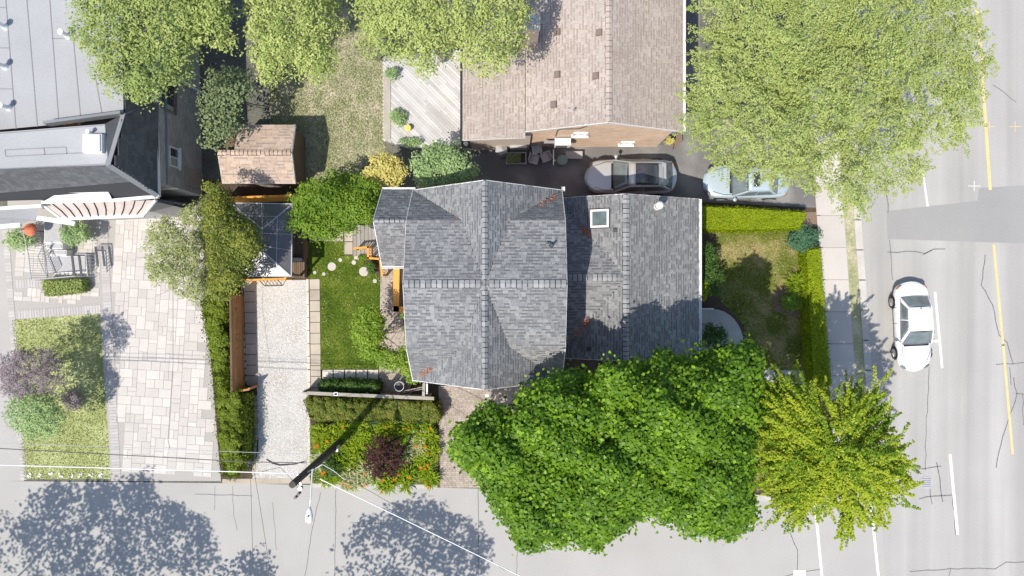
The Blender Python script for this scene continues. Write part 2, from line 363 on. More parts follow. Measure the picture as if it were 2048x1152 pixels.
def frond_tree(name, label, cat, outline, z_edge, z_top, center, nf, L, leaf, mname, base_px, r=.18, seed=0, spread=.5, wid=.2, nl=26, droop=.25, bark='bark', nlimb=10, group=None, asp=.45, inset=0., clumped=0.):
    x, y = scatter(outline, nf); d = edgedist(x,y,outline)
    q = np.clip(d/(.6*max(d.max(),1)),0,1); z = z_edge+(z_top-z_edge)*np.sqrt(1-(1-q)**2)+RNG.normal(0,.3,len(x))+clumped*lump(x/PPM*1.1,y/PPM*1.1,seed)
    S0 = W_np(x,y,z); n = len(x)
    ang = np.arctan2(-(y-center[1]), x-center[0])+RNG.normal(0,spread,n)
    ln = L*RNG.uniform(.6,1.2,n)
    dirs = np.stack([np.cos(ang),np.sin(ang),np.full(n,0.)],1); side = np.stack([-np.sin(ang),np.cos(ang),np.zeros(n)],1)
    t = RNG.uniform(-.5,.5,(n,nl)); sd = RNG.choice([-1,1],(n,nl))*RNG.uniform(.15,1,(n,nl))
    taper = (1-np.abs(t+.1)*1.3)
    P = S0[:,None,:]+dirs[:,None,:]*(t*ln[:,None])[:,:,None]+side[:,None,:]*(sd*wid*taper)[:,:,None]
    P[:,:,2] += .1*np.sin((t+.5)*3)-droop*(t+.5)**2-np.abs(sd)*wid*.3+RNG.normal(0,.04,(n,nl))
    U = side[:,None,:]*np.sign(sd)[:,:,None]+dirs[:,None,:]*.7+RNG.normal(0,.25,(n,nl,3))
    N = np.array([0,0,1.])+RNG.normal(0,.4,(n,nl,3))+side[:,None,:]*(sd*.35)[:,:,None]
    ft = np.clip(.35+.25*lump(S0[:,0],S0[:,1],seed+2)+RNG.normal(0,.18,n),0,.72); tt = RNG.uniform(0,.27,(n,nl))+ft[:,None]
    base = W(*base_px,0); root = thing(name, base, label, cat, group)
    P = P.reshape(-1,3); leafmesh('crown', P, N.reshape(-1,3), leaf*RNG.uniform(.7,1.3,len(P)), asp, tt.ravel(), mname, root, U=U.reshape(-1,3))
    limbs(root, base, S0-np.array([0,0,.25]), z_edge*.55, r, nlimb, bark, .95)
    return root
def hedge(name, label, pts, z, leaf, dens, mname, core='hedge_core', rough=.06, group=None, cat='hedge', asp=.6, clumpy=0):
    poly = pxpoly(pts, z); c = sum(poly, Vector())/len(poly); root = thing(name, (c.x,c.y,0), label, cat, group)
    sk_ = .05 if not clumpy else .12; inner = [(p.x+(c.x-p.x)*sk_, p.y+(c.y-p.y)*(sk_ if not clumpy else .05)) for p in poly]
    area = abs(sum(poly[i-1].x*poly[i].y-poly[i].x*poly[i-1].y for i in range(len(poly))))/2
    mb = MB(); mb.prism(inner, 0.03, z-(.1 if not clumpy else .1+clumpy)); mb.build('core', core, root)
    n = int(area*dens); x, y = scatter(poly, n); n = len(x)
    zz = z-.04+RNG.normal(0,rough,n)+lump(x*3,y*3,1)*rough; P = np.stack([x,y,zz],1); N = RNG.normal(0,.4,(n,3))+np.array([0,0,1.])
    per = sum((poly[i]-poly[i-1]).length for i in range(len(poly))); m = int(per*z*dens*.7); Q = []; NQ = []
    for i in range(len(poly)):
        a, b = poly[i-1], poly[i]; k = int(m*(b-a).length/per); t = RNG.uniform(0,1,k); h = RNG.uniform(.03,z,k)
        nn = np.array([(b-a).y, -(b-a).x, 0.]); nn /= np.linalg.norm(nn)+1e-9
        if np.dot(nn[:2], [(a+b).x/2-c.x, (a+b).y/2-c.y]) < 0: nn = -nn
        base = np.array([a.x,a.y])[None]*(1-t[:,None])+np.array([b.x,b.y])[None]*t[:,None]
        Q.append(np.stack([base[:,0],base[:,1],h],1)+nn*RNG.normal(0,rough,(k,1))); NQ.append(nn+RNG.normal(0,.4,(k,3)))
    P = np.vstack([P]+Q); N = np.vstack([N]+NQ)
    if clumpy:
        C = clumps(pts, z-clumpy*.9, z, clumpy, .9, .08, 3, 1.0, 1.2); P1, N1, t1 = clump_leaves(C, clumpy, int(dens*clumpy*clumpy*2.4), .3)
        P = np.vstack([P1]+Q); N = np.vstack([N1]+NQ)
    tt = np.clip(.5+.3*lump(P[:,0]*2.5,P[:,1]*2.5,3)+RNG.normal(0,.22,len(P)),0,.99)
    leafmesh('foliage', P, N, leaf*RNG.uniform(.7,1.3,len(P)), asp, tt, mname, root)
    return root
def shrub(name, label, cat, outline, z, cr, leaf, nl, mname, group=None, seed=0, asp=.6, gap=0., stems=4, upb=.7, under=.6, rough=.5):
    return tree(name, label, cat, outline, z*.45, z, cr, leaf, nl, mname, None, .04, asp, group, gap, seed, 1.0, 'bark', stems, under, z*.15, rough, .4, 'foliage', upb)
def circle(cx, cy, rx, ry=None, n=14, j=.12, rot=0):
    ry = ry or rx; out = []
    for k in range(n):
        a = 2*math.pi*k/n; q = 1+random.uniform(-j,j); out.append((cx+rx*q*math.cos(a), cy+ry*q*math.sin(a)))
    return out
def grass(name, label, pts, n, mname, hgt=.04, z=.012, world=False):
    poly = pts if world else pxpoly(pts, 0); x, y = scatter(poly, n); n = len(x)
    P = np.stack([x,y,np.full(n,z+hgt*.4)],1); N = RNG.normal(0,.8,(n,3)); N[:,2] = np.abs(N[:,2])+.25
    o = leafmesh(name, P, N, hgt*RNG.uniform(.6,1.3,n), .28, np.clip(.5+.25*lump(x*1.2,y*1.2,2)+RNG.normal(0,.2,n),0,.99), mname)
    return tag(o, label, 'grass', kind='stuff')
# ------------------------------------------------------------- pieces laid on planes
def course_pieces(poly, exp, wmin, wmax, gap=.006, ref_up=None):
    """cut a sloping (or flat) polygon into courses of tabs: returns (centre, a_vec, b_vec, n) with full lengths"""
    poly = [Vector(p) for p in poly]; n = Vector((0,0,0))
    for i in range(len(poly)): n += poly[i-1].cross(poly[i])
    n.normalize(); n = -n if n.z < 0 else n
    up = Vector((0,0,1)) if ref_up is None else Vector(ref_up)
    b = (up-n*up.dot(n)).normalized(); a = b.cross(n).normalized(); o = poly[0]
    P2 = [((p-o).dot(a),(p-o).dot(b)) for p in poly]; b0 = min(p[1] for p in P2); b1 = max(p[1] for p in P2); out = []
    j = 0
    while b0+j*exp < b1-.01:
        h = min(exp, b1-b0-j*exp); bm = b0+j*exp+h*.5; xs = []
        for i in range(len(P2)):
            p, q = P2[i-1], P2[i]
            if (p[1] > bm) != (q[1] > bm): xs.append(p[0]+(q[0]-p[0])*(bm-p[1])/(q[1]-p[1]))
        j += 1
        if len(xs) < 2: continue
        lo, hi = min(xs), max(xs); x = lo-random.uniform(0,wmax)
        while x < hi:
            wd = random.uniform(wmin,wmax); s, e = max(x,lo), min(x+wd,hi); x += wd
            if e-s < .03: continue
            out.append((o+a*((s+e)/2)+b*bm, a*(e-s-gap), b*(h-gap*.5), n))
    return out
def shingle_roof(root, slopes, mname, basem, exp=.143, wmin=.13, wmax=.26, parts=0, key=None, thick=.012):
    """every tab a raised piece; the `parts` tabs nearest the middle of the frame are objects, the rest one joined part"""
    allp = []
    base = MB()
    for s in slopes:
        base.poly([Vector(p) for p in s]); allp += course_pieces(s, exp, wmin, wmax)
    bo = base.build('roof_deck', basem, root)
    if parts: allp.sort(key=key or (lambda q: q[0].x**2+q[0].y**2))
    bandm = 'shingle_band' if mname == 'shingle_grey' else 'shingle_tan_band'
    def unit2(key, band):
        k = (key, mname, band)
        if k not in UNIT:
            mb = MB(); mb.box(-.5,-.5,-.5,.5,.5,.5)
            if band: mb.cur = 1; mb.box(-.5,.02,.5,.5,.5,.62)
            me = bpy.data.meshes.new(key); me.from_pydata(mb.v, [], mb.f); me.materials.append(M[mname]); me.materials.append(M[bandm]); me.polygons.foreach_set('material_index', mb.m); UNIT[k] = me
        return UNIT[k]
    for c, a, b, n in allp[:parts]:
        h = random.choice((.010,.010,.022)); tilt = b.normalized()
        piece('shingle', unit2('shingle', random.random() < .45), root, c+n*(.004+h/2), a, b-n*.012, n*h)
    mb = MB()
    for c, a, b, n in allp[parts:]:
        h = random.choice((.010,.010,.022)); mb.cur = 0; bb = b-n*.012; mb.obox(c+n*(.004+h/2), a/2, bb/2, n*h/2, random.random())
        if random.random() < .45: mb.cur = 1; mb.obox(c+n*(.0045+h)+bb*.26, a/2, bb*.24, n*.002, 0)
    if mb.v:
        o = mb.build('shingles', [mname, bandm], root); o['kind'] = 'stuff'
    return allp
def ridge_caps(root, p0, p1, sl, sr, width=.115, step=.215, mname='cap_grey', under_m='cap_dark'):
    """folded cap pieces over a ridge; sl and sr are the outward-down slopes (dz per metre) each side"""
    p0, p1 = Vector(p0), Vector(p1); d = (p1-p0); Ln = d.length; d.normalize(); side = Vector((d.y,-d.x,0)).normalized()
    def fold(mb):
        v = []
        for yy in (-.5,.5):
            for t in (0,1):
                v += [(-1,yy,-sl*1+t*0-.0), (0,yy,0), (1,yy,-sr*1)] if t == 0 else [(-1,yy,-sl+.22), (0,yy,.24), (1,yy,-sr+.22)]
        # bottom ring 0,1,2 top ring 3,4,5 front; 6.. back
        mb.add(v, [(3,4,10,9),(4,5,11,10),(0,6,7,1),(1,7,8,2),(0,3,9,6),(2,8,11,5),(0,1,4,3),(1,2,5,4),(6,9,10,7),(7,10,11,8)])
    me = unit('ridge_cap_%.2f_%.2f' % (sl, sr), mname, fold)
    under = MB()
    q0, q1 = p0+Vector((0,0,.022)), p1+Vector((0,0,.022))
    for s, k in ((side, sr), (-side, sl)):
        e = s*(width+.02)+Vector((0,0,-k*(width+.02))); under.poly([q0,q1,q1+e,q0+e] if s is side else [q1,q0,q0+e,q1+e])
    under.build('ridge_underlay', under_m, root)
    n = int(Ln/step)
    for i in range(n):
        c = p0+d*((i+.5)*Ln/n)+Vector((0,0,.028))
        L = Ln/n-.035
        piece('ridge_cap', me, root, c, side*width, d*L, Vector((0,0,width)))
def gutter(root, p0, p1, wd=.12, name='gutter', m='white_metal'):
    mb = MB(); p0, p1 = Vector(p0), Vector(p1); d = (p1-p0).normalized(); s = Vector((d.y,-d.x,0))
    mb.bar(p0, p1, wd, .02); mb.bar(p0+s*wd/2+Vector((0,0,.05)), p1+s*wd/2+Vector((0,0,.05)), .02, .11); mb.bar(p0-s*wd/2+Vector((0,0,.05)), p1-s*wd/2+Vector((0,0,.05)), .02, .11)
    return mb.build(name, m, root)
def brick_wall(root, p0, p1, z0, topfn, mname, mort, thick=.1, bl=.24, bh=.075, parts=0, out=None):
    """brick face from p0 to p1 (plan), up to topfn(s), s metres along"""
    p0, p1 = Vector((*p0,0)), Vector((*p1,0)); d = (p1-p0); L = d.length; d.normalize(); n = Vector((d.y,-d.x,0))
    if out is not None and n.dot(Vector((*out,0))) < 0: n = -n
    mb = MB(); z = z0; j = 0
    while True:
        any_ = False; x = -(j%2)*bl/2
        while x < L:
            s, e = max(0,x), min(L,x+bl); x += bl
            if e-s > .04 and topfn((s+e)/2) > z+bh:
                any_ = True; mb.obox(p0+d*((s+e)/2)+n*.008+Vector((0,0,z+bh/2)), d*((e-s)/2-.006), n*.01, Vector((0,0,bh/2-.006)), random.random())
        z += bh; j += 1
        if not any_: break
    o = mb.build('bricks', mname, root); o['kind'] = 'stuff'; return o
# ============================================================= SETTING
def sheet(name, pts, z, m, px=True):
    mb = MB(); mb.poly([Vector((p.x,p.y,z)) for p in pxpoly(pts,0)] if px else [Vector((*p,z)) for p in pts]); return struct(name, mb, m)
def ribbon(mb, pts, wpx, z, h=.003):
    P = [Vector((p.x,p.y,z)) for p in pxpoly(pts,0)]; w2 = wpx/PPM/2
    for a, b in zip(P, P[1:]):
        d = (b-a).normalized(); s = Vector((d.y,-d.x,0))*w2; e = d*w2*.5
        mb.poly([a-e-s,a-e+s,b+e+s,b+e-s] if False else [a-e+s,b+e+s,b+e-s,a-e-s][::-1])
def jag(pts, amp=1.6, step=14):
    out = [pts[0]]
    for a, b in zip(pts, pts[1:]):
        n = max(1,int(math.hypot(b[0]-a[0],b[1]-a[1])/step))
        for i in range(1,n): t = i/n; out.append((a[0]+(b[0]-a[0])*t+random.uniform(-amp,amp), a[1]+(b[1]-a[1])*t+random.uniform(-amp,amp)))
        out.append(b)
    return out
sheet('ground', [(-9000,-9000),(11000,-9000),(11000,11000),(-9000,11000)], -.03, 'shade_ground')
street = sheet('side_street', [(-4000,966),(0,962),(440,966),(870,975),(1500,990),(1600,994),(1690,985),(1760,960),(1900,960),(1900,2300),(-4000,2300)], 0, 'asphalt_pale')
def xl(y, x5): return x5+(y-500)*.0714
road = sheet('main_road', [(xl(-1500,1725),-1500),(3000,-1500),(3000,2400),(xl(2400,1725),2400)], .004, 'asphalt_road')
sheet('asphalt_patch', [(1773,422),(1955,402),(1958,376),(2100,368),(2100,488),(1960,484),(1775,478)], .008, 'asphalt_patch')
# kerb, boulevard strip, sidewalk slabs
kerb = MB(); 
for y in range(-400, 960, 60):
    a = [W(xl(y+1,1711),y+1), W(xl(y+1,1725),y+1), W(xl(y+59,1725),y+59), W(xl(y+59,1711),y+59)]; kerb.prism([(p.x,p.y) for p in a], -.02, .11, random.random())
kerb_o = struct('road_kerb', kerb, 'concrete_kerb')
sheet('boulevard_strip', [(xl(-500,1690),-500),(xl(-500,1712),-500),(xl(960,1712),960),(xl(960,1690),960)], .06, 'lawn_tan')
walk = MB(); walk.prism([(p.x,p.y) for p in pxpoly([(xl(-500,1636),-500),(xl(-500,1692),-500),(xl(985,1692),985),(xl(985,1650),985)])], -.02, .075)
walk_o = struct('sidewalk', walk, 'paver_joint')
y = -400
while y < 960:
    h = 64; a = pxpoly([(xl(y,1637),y),(xl(y,1691),y),(xl(y+h-1.4,1691),y+h-1.4),(xl(y+h-1.4,1637),y+h-1.4)])
    mb = MB(); mb.prism([(p.x,p.y) for p in a], .06, .10, random.random()); mb.build('slab', 'concrete_walk', walk_o); y += h
# markings and cracks lie on the road as parts of it
def mark(parent, name, m, pts, wpx, z):
    mb = MB(); ribbon(mb, pts, wpx, z); return mb.build(name, m, parent)
mark(road,'lane_line','paint_yellow',[(1954,20),(1963,130),(1980,378)],6.5,.012)
mark(road,'lane_line','paint_yellow',[(1987,490),(2006,690),(2025,907)],5,.012)
mark(road,'lane_dash','paint_white',[(1870,585),(1884,735)],4.5,.012)
mark(road,'lane_dash','paint_white',[(1900,910),(1915,1068)],5.5,.012)
mark(road,'lane_dash','paint_white',[(1845,340),(1855,412)],3.5,.012)
mark(road,'stop_line','paint_white',[(1628,990),(1645,1165)],5,.012)
mark(road,'stop_line','paint_white',[(1742,1010),(1758,1165)],5,.012)
for cx, cy in ((1978,253),(2030,253),(1948,372)):
    mark(road,'survey_cross','paint_yellow' if cy < 300 else 'paint_white',[(cx-12,cy),(cx+12,cy)],1.2,.012); mark(road,'survey_cross','paint_yellow' if cy < 300 else 'paint_white',[(cx,cy-10),(cx,cy+10)],1.2,.014)
mark(street,'street_marking','paint_white',[(1590,1146),(1608,1146)],12,.012)
for pts, wd in [([(1772,330),(1776,425)],1.8),([(1779,480),(1785,560)],1.4),([(1858,735),(1852,850),(1851,940)],1.4),([(1970,510),(1962,570),(1985,610),(1998,670),(2014,685),(2026,728)],1.8),([(1992,729),(2060,724)],1.6),
    ([(2019,735),(2022,770)],1.4),([(2027,755),(2034,787),(2010,860),(1992,935)],1.8),([(2031,787),(2060,792)],1.6),([(2045,790),(2047,850)],1.4),([(1835,938),(1882,932)],1.8),([(1873,925),(1880,960),(1885,1003)],2),
    ([(1838,998),(1870,992),(1905,990)],2),([(1860,978),(1864,1008)],1.6),([(1905,993),(1911,1070)],1.4),([(1820,1143),(1900,1137),(1990,1138),(2012,1124),(2060,1122)],1.6),([(1895,1165),(1901,1138)],1.4),
    ([(1775,504),(1830,503),(1850,507),(1868,498),(1890,498)],1.8),([(1795,170),(1810,210),(1800,300)],1.2),([(1986,170),(2032,204)],1.4),([(1864,500),(1845,510)],1.3)]:
    mark(road,'crack_seal','tar',jag(pts),wd,.009)
for pts, wd in [([(1568,1012),(1578,1060),(1595,1100),(1594,1142)],1.6),([(1530,1165),(1594,1145),(1645,1138)],1.4),([(641,985),(622,1070),(608,1165)],1.3),([(672,978),(669,1165)],1.3),([(956,978),(957,1165)],1.3),
    ([(465,972),(467,1030),(474,1060)],.9),([(430,972),(429,1020)],.9),([(390,988),(505,992)],1.3),([(1035,1070),(1033,1165)],1.1),([(545,1005),(553,1100)],.8),([(700,1045),(770,1049)],.8)]:
    mark(street,'crack_seal','tar',jag(pts,1.0),wd,.006)
mb = MB(); mb.cyl(W(1853,965,.004), .33, .014, 24); mh = mb.build('manhole_cover','cloth_grey'); tag(mh,'round iron manhole cover in the road right of the yellow leafed tree','manhole cover')
mb = MB(); c = W(1853,965,.018)
for k in range(-2,3): mb.box(c.x-.22,c.y+k*.1-.015,.018,c.x+.22,c.y+k*.1+.015,.026)
mb.build('grip_bar','steel',mh)
# low kerb where the lot meets the side street
mb = MB()
for a, b in [((1500,988),(1550,990)),((1551,990),(1600,993))]:
    ribbon_pts = pxpoly([a,b,(b[0],b[1]+11),(a[0],a[1]+11)]); mb.prism([(p.x,p.y) for p in ribbon_pts], -.01, .10, random.random())
struct('street_kerb', mb, 'concrete_kerb')
edge = MB(); edge.prism([(p.x,p.y) for p in pxpoly([(445,958),(620,956),(622,967),(445,968)])], -.02, .02); edge_o = struct('gravel_edging', edge, 'slab_tan')
mb = MB(); mb.prism([(p.x,p.y) for p in pxpoly([(622,966),(875,969),(875,976),(622,974)])], -.02, .05); struct('garden_kerb', mb, 'concrete_kerb')
# lot soil
sheet('garden_soil', [(404,360),(760,372),(1640,410),(1690,990),(1500,988),(870,973),(440,962),(405,600)], .004, 'soil')
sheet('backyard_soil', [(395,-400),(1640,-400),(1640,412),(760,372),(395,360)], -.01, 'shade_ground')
sheet('neighbour_lawn', [(535,-60),(770,-60),(770,300),(725,335),(640,362),(595,362),(540,300)], .002, 'lawn_tan')
grass('neighbour_grass','patchy tan and green grass of the yard behind the brown shed',[(535,-60),(770,-60),(770,300),(725,335),(640,362),(595,362),(540,300)],26000,'lawn_tan',.055)
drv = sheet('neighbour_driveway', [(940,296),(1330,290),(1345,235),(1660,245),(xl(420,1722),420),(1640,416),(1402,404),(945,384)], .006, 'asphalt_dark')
sheet('rear_path', [(1360,-200),(1400,-200),(1400,250),(1350,270)], .003, 'asphalt_dark')
# gravel driveway with loose stones
GR = [(509,560),(612,560),(617,785),(621,850),(619,957),(505,957),(517,900),(515,800),(512,700)]
sheet('gravel_driveway', GR, .010, 'gravel_base')
x, y_ = scatter(pxpoly(GR), 26000); n = len(x); mb = MB()
for i in range(n):
    r = random.uniform(.012,.030); a = random.uniform(0,6.3); c = Vector((x[i],y_[i],.012)); cs, sn = math.cos(a)*r, math.sin(a)*r*.8
    mb.add([c+Vector((cs,sn,0)),c+Vector((-sn,cs,0)),c+Vector((-cs,-sn,0)),c+Vector((sn,-cs,0)),c+Vector((random.uniform(-.3,.3)*r,random.uniform(-.3,.3)*r,r*.9))],[(0,1,4),(1,2,4),(2,3,4),(3,0,4)],random.random())
tag(mb.build('gravel','gravel_stone'),'loose pale grey gravel spread over the driveway beside the wooden fence','gravel',kind='stuff')
# slabs and edging of the drive: each slab a part
def slabrow(parent, name, m, x0, x1, y0, y1, n, z=.012, h=.03, slant=0, gap=1.2):
    me = unit(name, m)
    for i in range(n):
        ya, yb = y0+(y1-y0)*i/n, y0+(y1-y0)*(i+1)/n; xs = slant*((ya+yb)/2-y0); c = W((x0+x1)/2+xs,(ya+yb)/2)
        wd, hh = (x1-x0-gap)/PPM, (yb-ya-gap)/PPM; t = slant
        piece(name, me, parent, (c.x+random.uniform(-.004,.004), c.y, z+h/2), (wd,0,0), (-t*hh,hh,0), (0,0,h*random.uniform(.9,1.1)))
p1 = sheet('slab_path', [(610,556),(642,556),(644,798),(616,798)], .008, 'soil')
slabrow(p1,'slab','slab_tan',619,640,558,796,11,slant=.012)
slabrow(p1,'kerb_block','kerb_cream',612,618,558,790,9,slant=.016)
p2 = sheet('fence_path', [(482,560),(512,560),(520,775),(488,775)], .008, 'soil')
slabrow(p2,'slab','slab_tan',487,511,562,772,10,slant=.03)
slabrow(p2,'border_stone','slab_pale',481,487,566,765,14,slant=.045,h=.06,gap=4)
p3 = sheet('brick_edging', [(498,780),(516,780),(518,880),(510,955),(500,955)], .008, 'soil')
slabrow(p3,'edge_brick','slab_tan',507,515,790,880,8,slant=.02); slabrow(p3,'edge_brick','slab_tan',508,515,881,950,6,slant=-.06)
slabrow(p3,'edge_brick','slab_pale',614,620,800,950,12,slant=.02,gap=2)
p4 = sheet('paver_row', [(641,738),(760,738),(760,766),(641,766)], .008, 'soil')
for i in range(5):
    c = W(655.5+22.7*i, 750); piece('slab', unit('square_slab','slab_pale'), p4, (c.x,c.y,.03), (20.5/PPM,0,0),(0,21/PPM,0),(0,0,.04))
p5 = sheet('side_slabs', [(617,458),(710,452),(710,512),(688,512),(688,485),(617,485)], .007, 'soil')
for x0,y0,x1,y1 in [(689,452,706,483),(689,484,706,509),(664,464,687,483),(642,466,663,482),(622,464,641,482)]:
    a, b = W(x0,y1), W(x1,y0); piece('slab', unit('side_slab','slab_tan'), p5, ((a.x+b.x)/2,(a.y+b.y)/2,.03), (b.x-a.x-.02,0,0),(0,b.y-a.y-.02,0),(0,0,.04))
# lawn of the lot
LW = [(617,485),(688,484),(690,511),(712,511),(738,530),(762,560),(758,738),(642,738),(641,560),(617,556)]
sheet('back_lawn', LW, .009, 'lawn_green')
grass('lawn_grass','short bright green grass between the gravel drive and the house',LW,26000,'lawn_green',.035)
EL = [(1432,458),(1603,455),(1600,520),(1612,560),(1616,740),(1532,742),(1500,745),(1488,650),(1440,600),(1432,560)]
sheet('front_lawn', EL, .009, 'lawn_dry'); grass('front_grass','dry yellowish grass of the front lawn inside the bright hedges',EL,26000,'lawn_dry',.035)
EL2 = [(1500,768),(1625,772),(1655,975),(1500,980)]
sheet('corner_lawn', EL2, .009, 'lawn_dry'); grass('corner_grass','dry grass at the corner under the yellow leafed tree',EL2,9000,'lawn_dry',.035)
# round stepping stones
for k,(cx,cy,r,lab) in enumerate([(664,533,8.5,'large round white stepping stone left of centre of the green lawn'),(681,520,3.8,'small round white stone above the large one on the lawn'),(708,525,4.6,'round grey stepping stone just left of the deck shrubs'),
    (728,543,9.5,'largest round white stepping stone beside the small shrub near the walk'),(648,548,3.6,'small round stone nearest the gravel drive corner of the lawn'),(630,545,3.4,'small half shaded round stone at the deck edge shadow'),(750,562,4.2,'small white stone at the lawn edge below the porch rail')]):
    mb = MB(); c = W(cx,cy); mb.path([c+Vector((0,0,.005)),c+Vector((0,0,.04)),c+Vector((0,0,.05))],[r/PPM,r/PPM,r/PPM*.92],18)
    tag(mb.build('stepping_stone','concrete_walk'),lab,'stepping stone','round stepping stones in the lawn')
# brick paver walks: pieces are small, joined
def brickwalk(name, pts, m, jm, bl=.21, bw=.105, z=.012):
    o = sheet(name, pts, z-.003, jm); mb = MB(); P = pxpoly(pts); P = [Vector((p.x,p.y,z)) for p in P]
    for c,a,b,n in course_pieces(P, bw, bl*.95, bl*1.05, .01, (0,1,.0)): mb.obox(c+Vector((0,0,.01)), a/2, b/2, Vector((0,0,.012)), random.random())
    q = mb.build('paver', m, o); q['kind'] = 'stuff'; return o
brickwalk('side_walk', [(761,532),(803,532),(806,640),(822,775),(800,795),(758,795)], 'paver_brick','paver_brick_joint')
brickwalk('front_walk', [(877,772),(1110,765),(1110,830),(1000,975),(880,973)], 'paver_brick','paver_brick_joint')
for cx, cy in ((974,791),(973,804)):
    c = W(cx,cy); mb = MB(); mb.box(c.x-.09,c.y-.07,.03,c.x+.09,c.y+.07,.05); tag(mb.build('access_cover','white_vinyl'),'small square white lid in the brick walk, %s of the two'%('upper' if cy<800 else 'lower'),'lid','white lids in the walk')
# front porch path
pts = [(1398,618)]+[(1425+62*math.sin(t),690-72*math.cos(t)) for t in np.linspace(0,1.55,9)]+[(1488,702),(1398,702)]
mb = MB(); mb.prism([(p.x,p.y) for p in pxpoly(pts)],-.01,.03); struct('entrance_path', mb, 'concrete')
c0, c1 = W(1396,656), W(1424,616); mb = MB(); mb.box(c0.x,c0.y,0,c1.x,c1.y,.32,.3); pst = struct('porch_step', mb, 'concrete')
mb = MB(); mb.box(c0.x,c1.y-.06,.33,c1.x,c1.y,.37); mb.build('step_edge','white_vinyl',pst)
mb = MB(); mb.prism([(p.x,p.y) for p in pxpoly([(1528,740),(1624,741),(1628,768),(1528,766)])],-.01,.03); struct('gate_path', mb, 'concrete')
# ---- left neighbour's forecourt
sheet('left_verge', [(-400,430),(18,436),(48,962),(-400,962)], .002, 'asphalt_pale')
court = sheet('paved_forecourt', [(15,400),(345,400),(404,412),(412,600),(442,962),(222,962),(200,628),(20,640)], .006, 'paver_joint')
def ashlar(parent, pts, m, mod, sizes, nparts, rot=-.065, z=.012, name='paver'):
    P = pxpoly(pts); P2 = [(p.x,p.y) for p in P]; ca, sa = math.cos(rot), math.sin(rot)
    R = [(p[0]*ca-p[1]*sa*-1, -p[0]*sa+p[1]*ca) if False else (p[0]*ca+p[1]*sa, -p[0]*sa+p[1]*ca) for p in P2]
    x0, y0 = min(r[0] for r in R), min(r[1] for r in R); nx = int((max(r[0] for r in R)-x0)/mod)+1; ny = int((max(r[1] for r in R)-y0)/mod)+1
    occ = [[False]*ny for _ in range(nx)]; out = []
    for j in range(ny):
        for i in range(nx):
            if occ[i][j]: continue
            ss = list(sizes); random.shuffle(ss)
            for (a, b) in ss+[(1,1)]:
                if i+a <= nx and j+b <= ny and not any(occ[i+u][j+v] for u in range(a) for v in range(b)): break
            for u in range(a):
                for v in range(b): occ[i+u][j+v] = True
            cx, cy = x0+(i+a/2)*mod, y0+(j+b/2)*mod; wx, wy = cx*ca-cy*sa, cx*sa+cy*ca
            cs = np.array([[wx+(sx*a*ca-sy*b*sa)*mod*.44, wy+(sx*a*sa+sy*b*ca)*mod*.44] for sx in (-1,1) for sy in (-1,1)])
            if inpoly(cs[:,0],cs[:,1],P2).all(): out.append((wx,wy,a*mod-.015,b*mod-.015))
    out.sort(key=lambda q: -q[2]*q[3]); me = unit('paver',m); rest = MB()
    for k,(wx,wy,a,b) in enumerate(out):
        if k < nparts: piece(name, me, parent, (wx,wy,z), (a*ca,a*sa,0), (-b*sa,b*ca,0), (0,0,.02))
        else: rest.obox((wx,wy,z),(a/2*ca,a/2*sa,0),(-b/2*sa,b/2*ca,0),(0,0,.01),random.random())
    if rest.v: o = rest.build('paver',m,parent); o['kind'] = 'stuff'
ashlar(court, [(217,402),(345,402),(403,412),(411,600),(441,960),(238,960)], 'paver_light', .235, [(2,2),(3,2),(2,3),(2,1),(2,2),(3,2),(1,2)], 240)
ashlar(court, [(17,470),(196,462),(202,545),(20,560)], 'paver_light', .235, [(2,2),(1,2),(2,1)], 40)
ashlar(court, [(20,578),(200,567),(203,607),(24,618)], 'paver_light', .235, [(2,2),(1,2),(2,1)], 20)
band = MB(); 
def bandrow(mb, a, b, wpx, n):
    A, B = W(*a), W(*b); d = (B-A)/n; dn = d.normalized(); s = Vector((dn.y,-dn.x,0))*wpx/PPM/2
    for i in range(n): mb.obox(A+d*(i+.5)+Vector((0,0,.012)), d/2-dn*.006, s, Vector((0,0,.01)), random.random())
bandrow(band,(206,440),(234,960),16,86); bandrow(band,(32,568),(200,556),17,30); bandrow(band,(36,629),(202,618),16,30); bandrow(band,(10,440),(48,960),12,80)
o = band.build('border_paver','paver_band',court); o['kind'] = 'stuff'
LL = [(25,640),(200,627),(222,958),(49,958)]
sheet('forecourt_lawn', LL, .010, 'lawn_pale'); grass('forecourt_grass','pale green lawn strip left of the paved forecourt',LL,16000,'lawn_pale',.045)
mb = MB()
for k in range(8):
    cx = 62+20*k; c = W(cx,950); 
    for j in range(5): mb.ball(c+Vector((random.uniform(-.12,.12),random.uniform(-.1,.1),.04)), random.uniform(.04,.08), 6, .7, random.random())
tag(mb.build('edging_rocks','gravel_stone'),'row of small white rocks along the street end of the left lawn','rocks',kind='stuff')
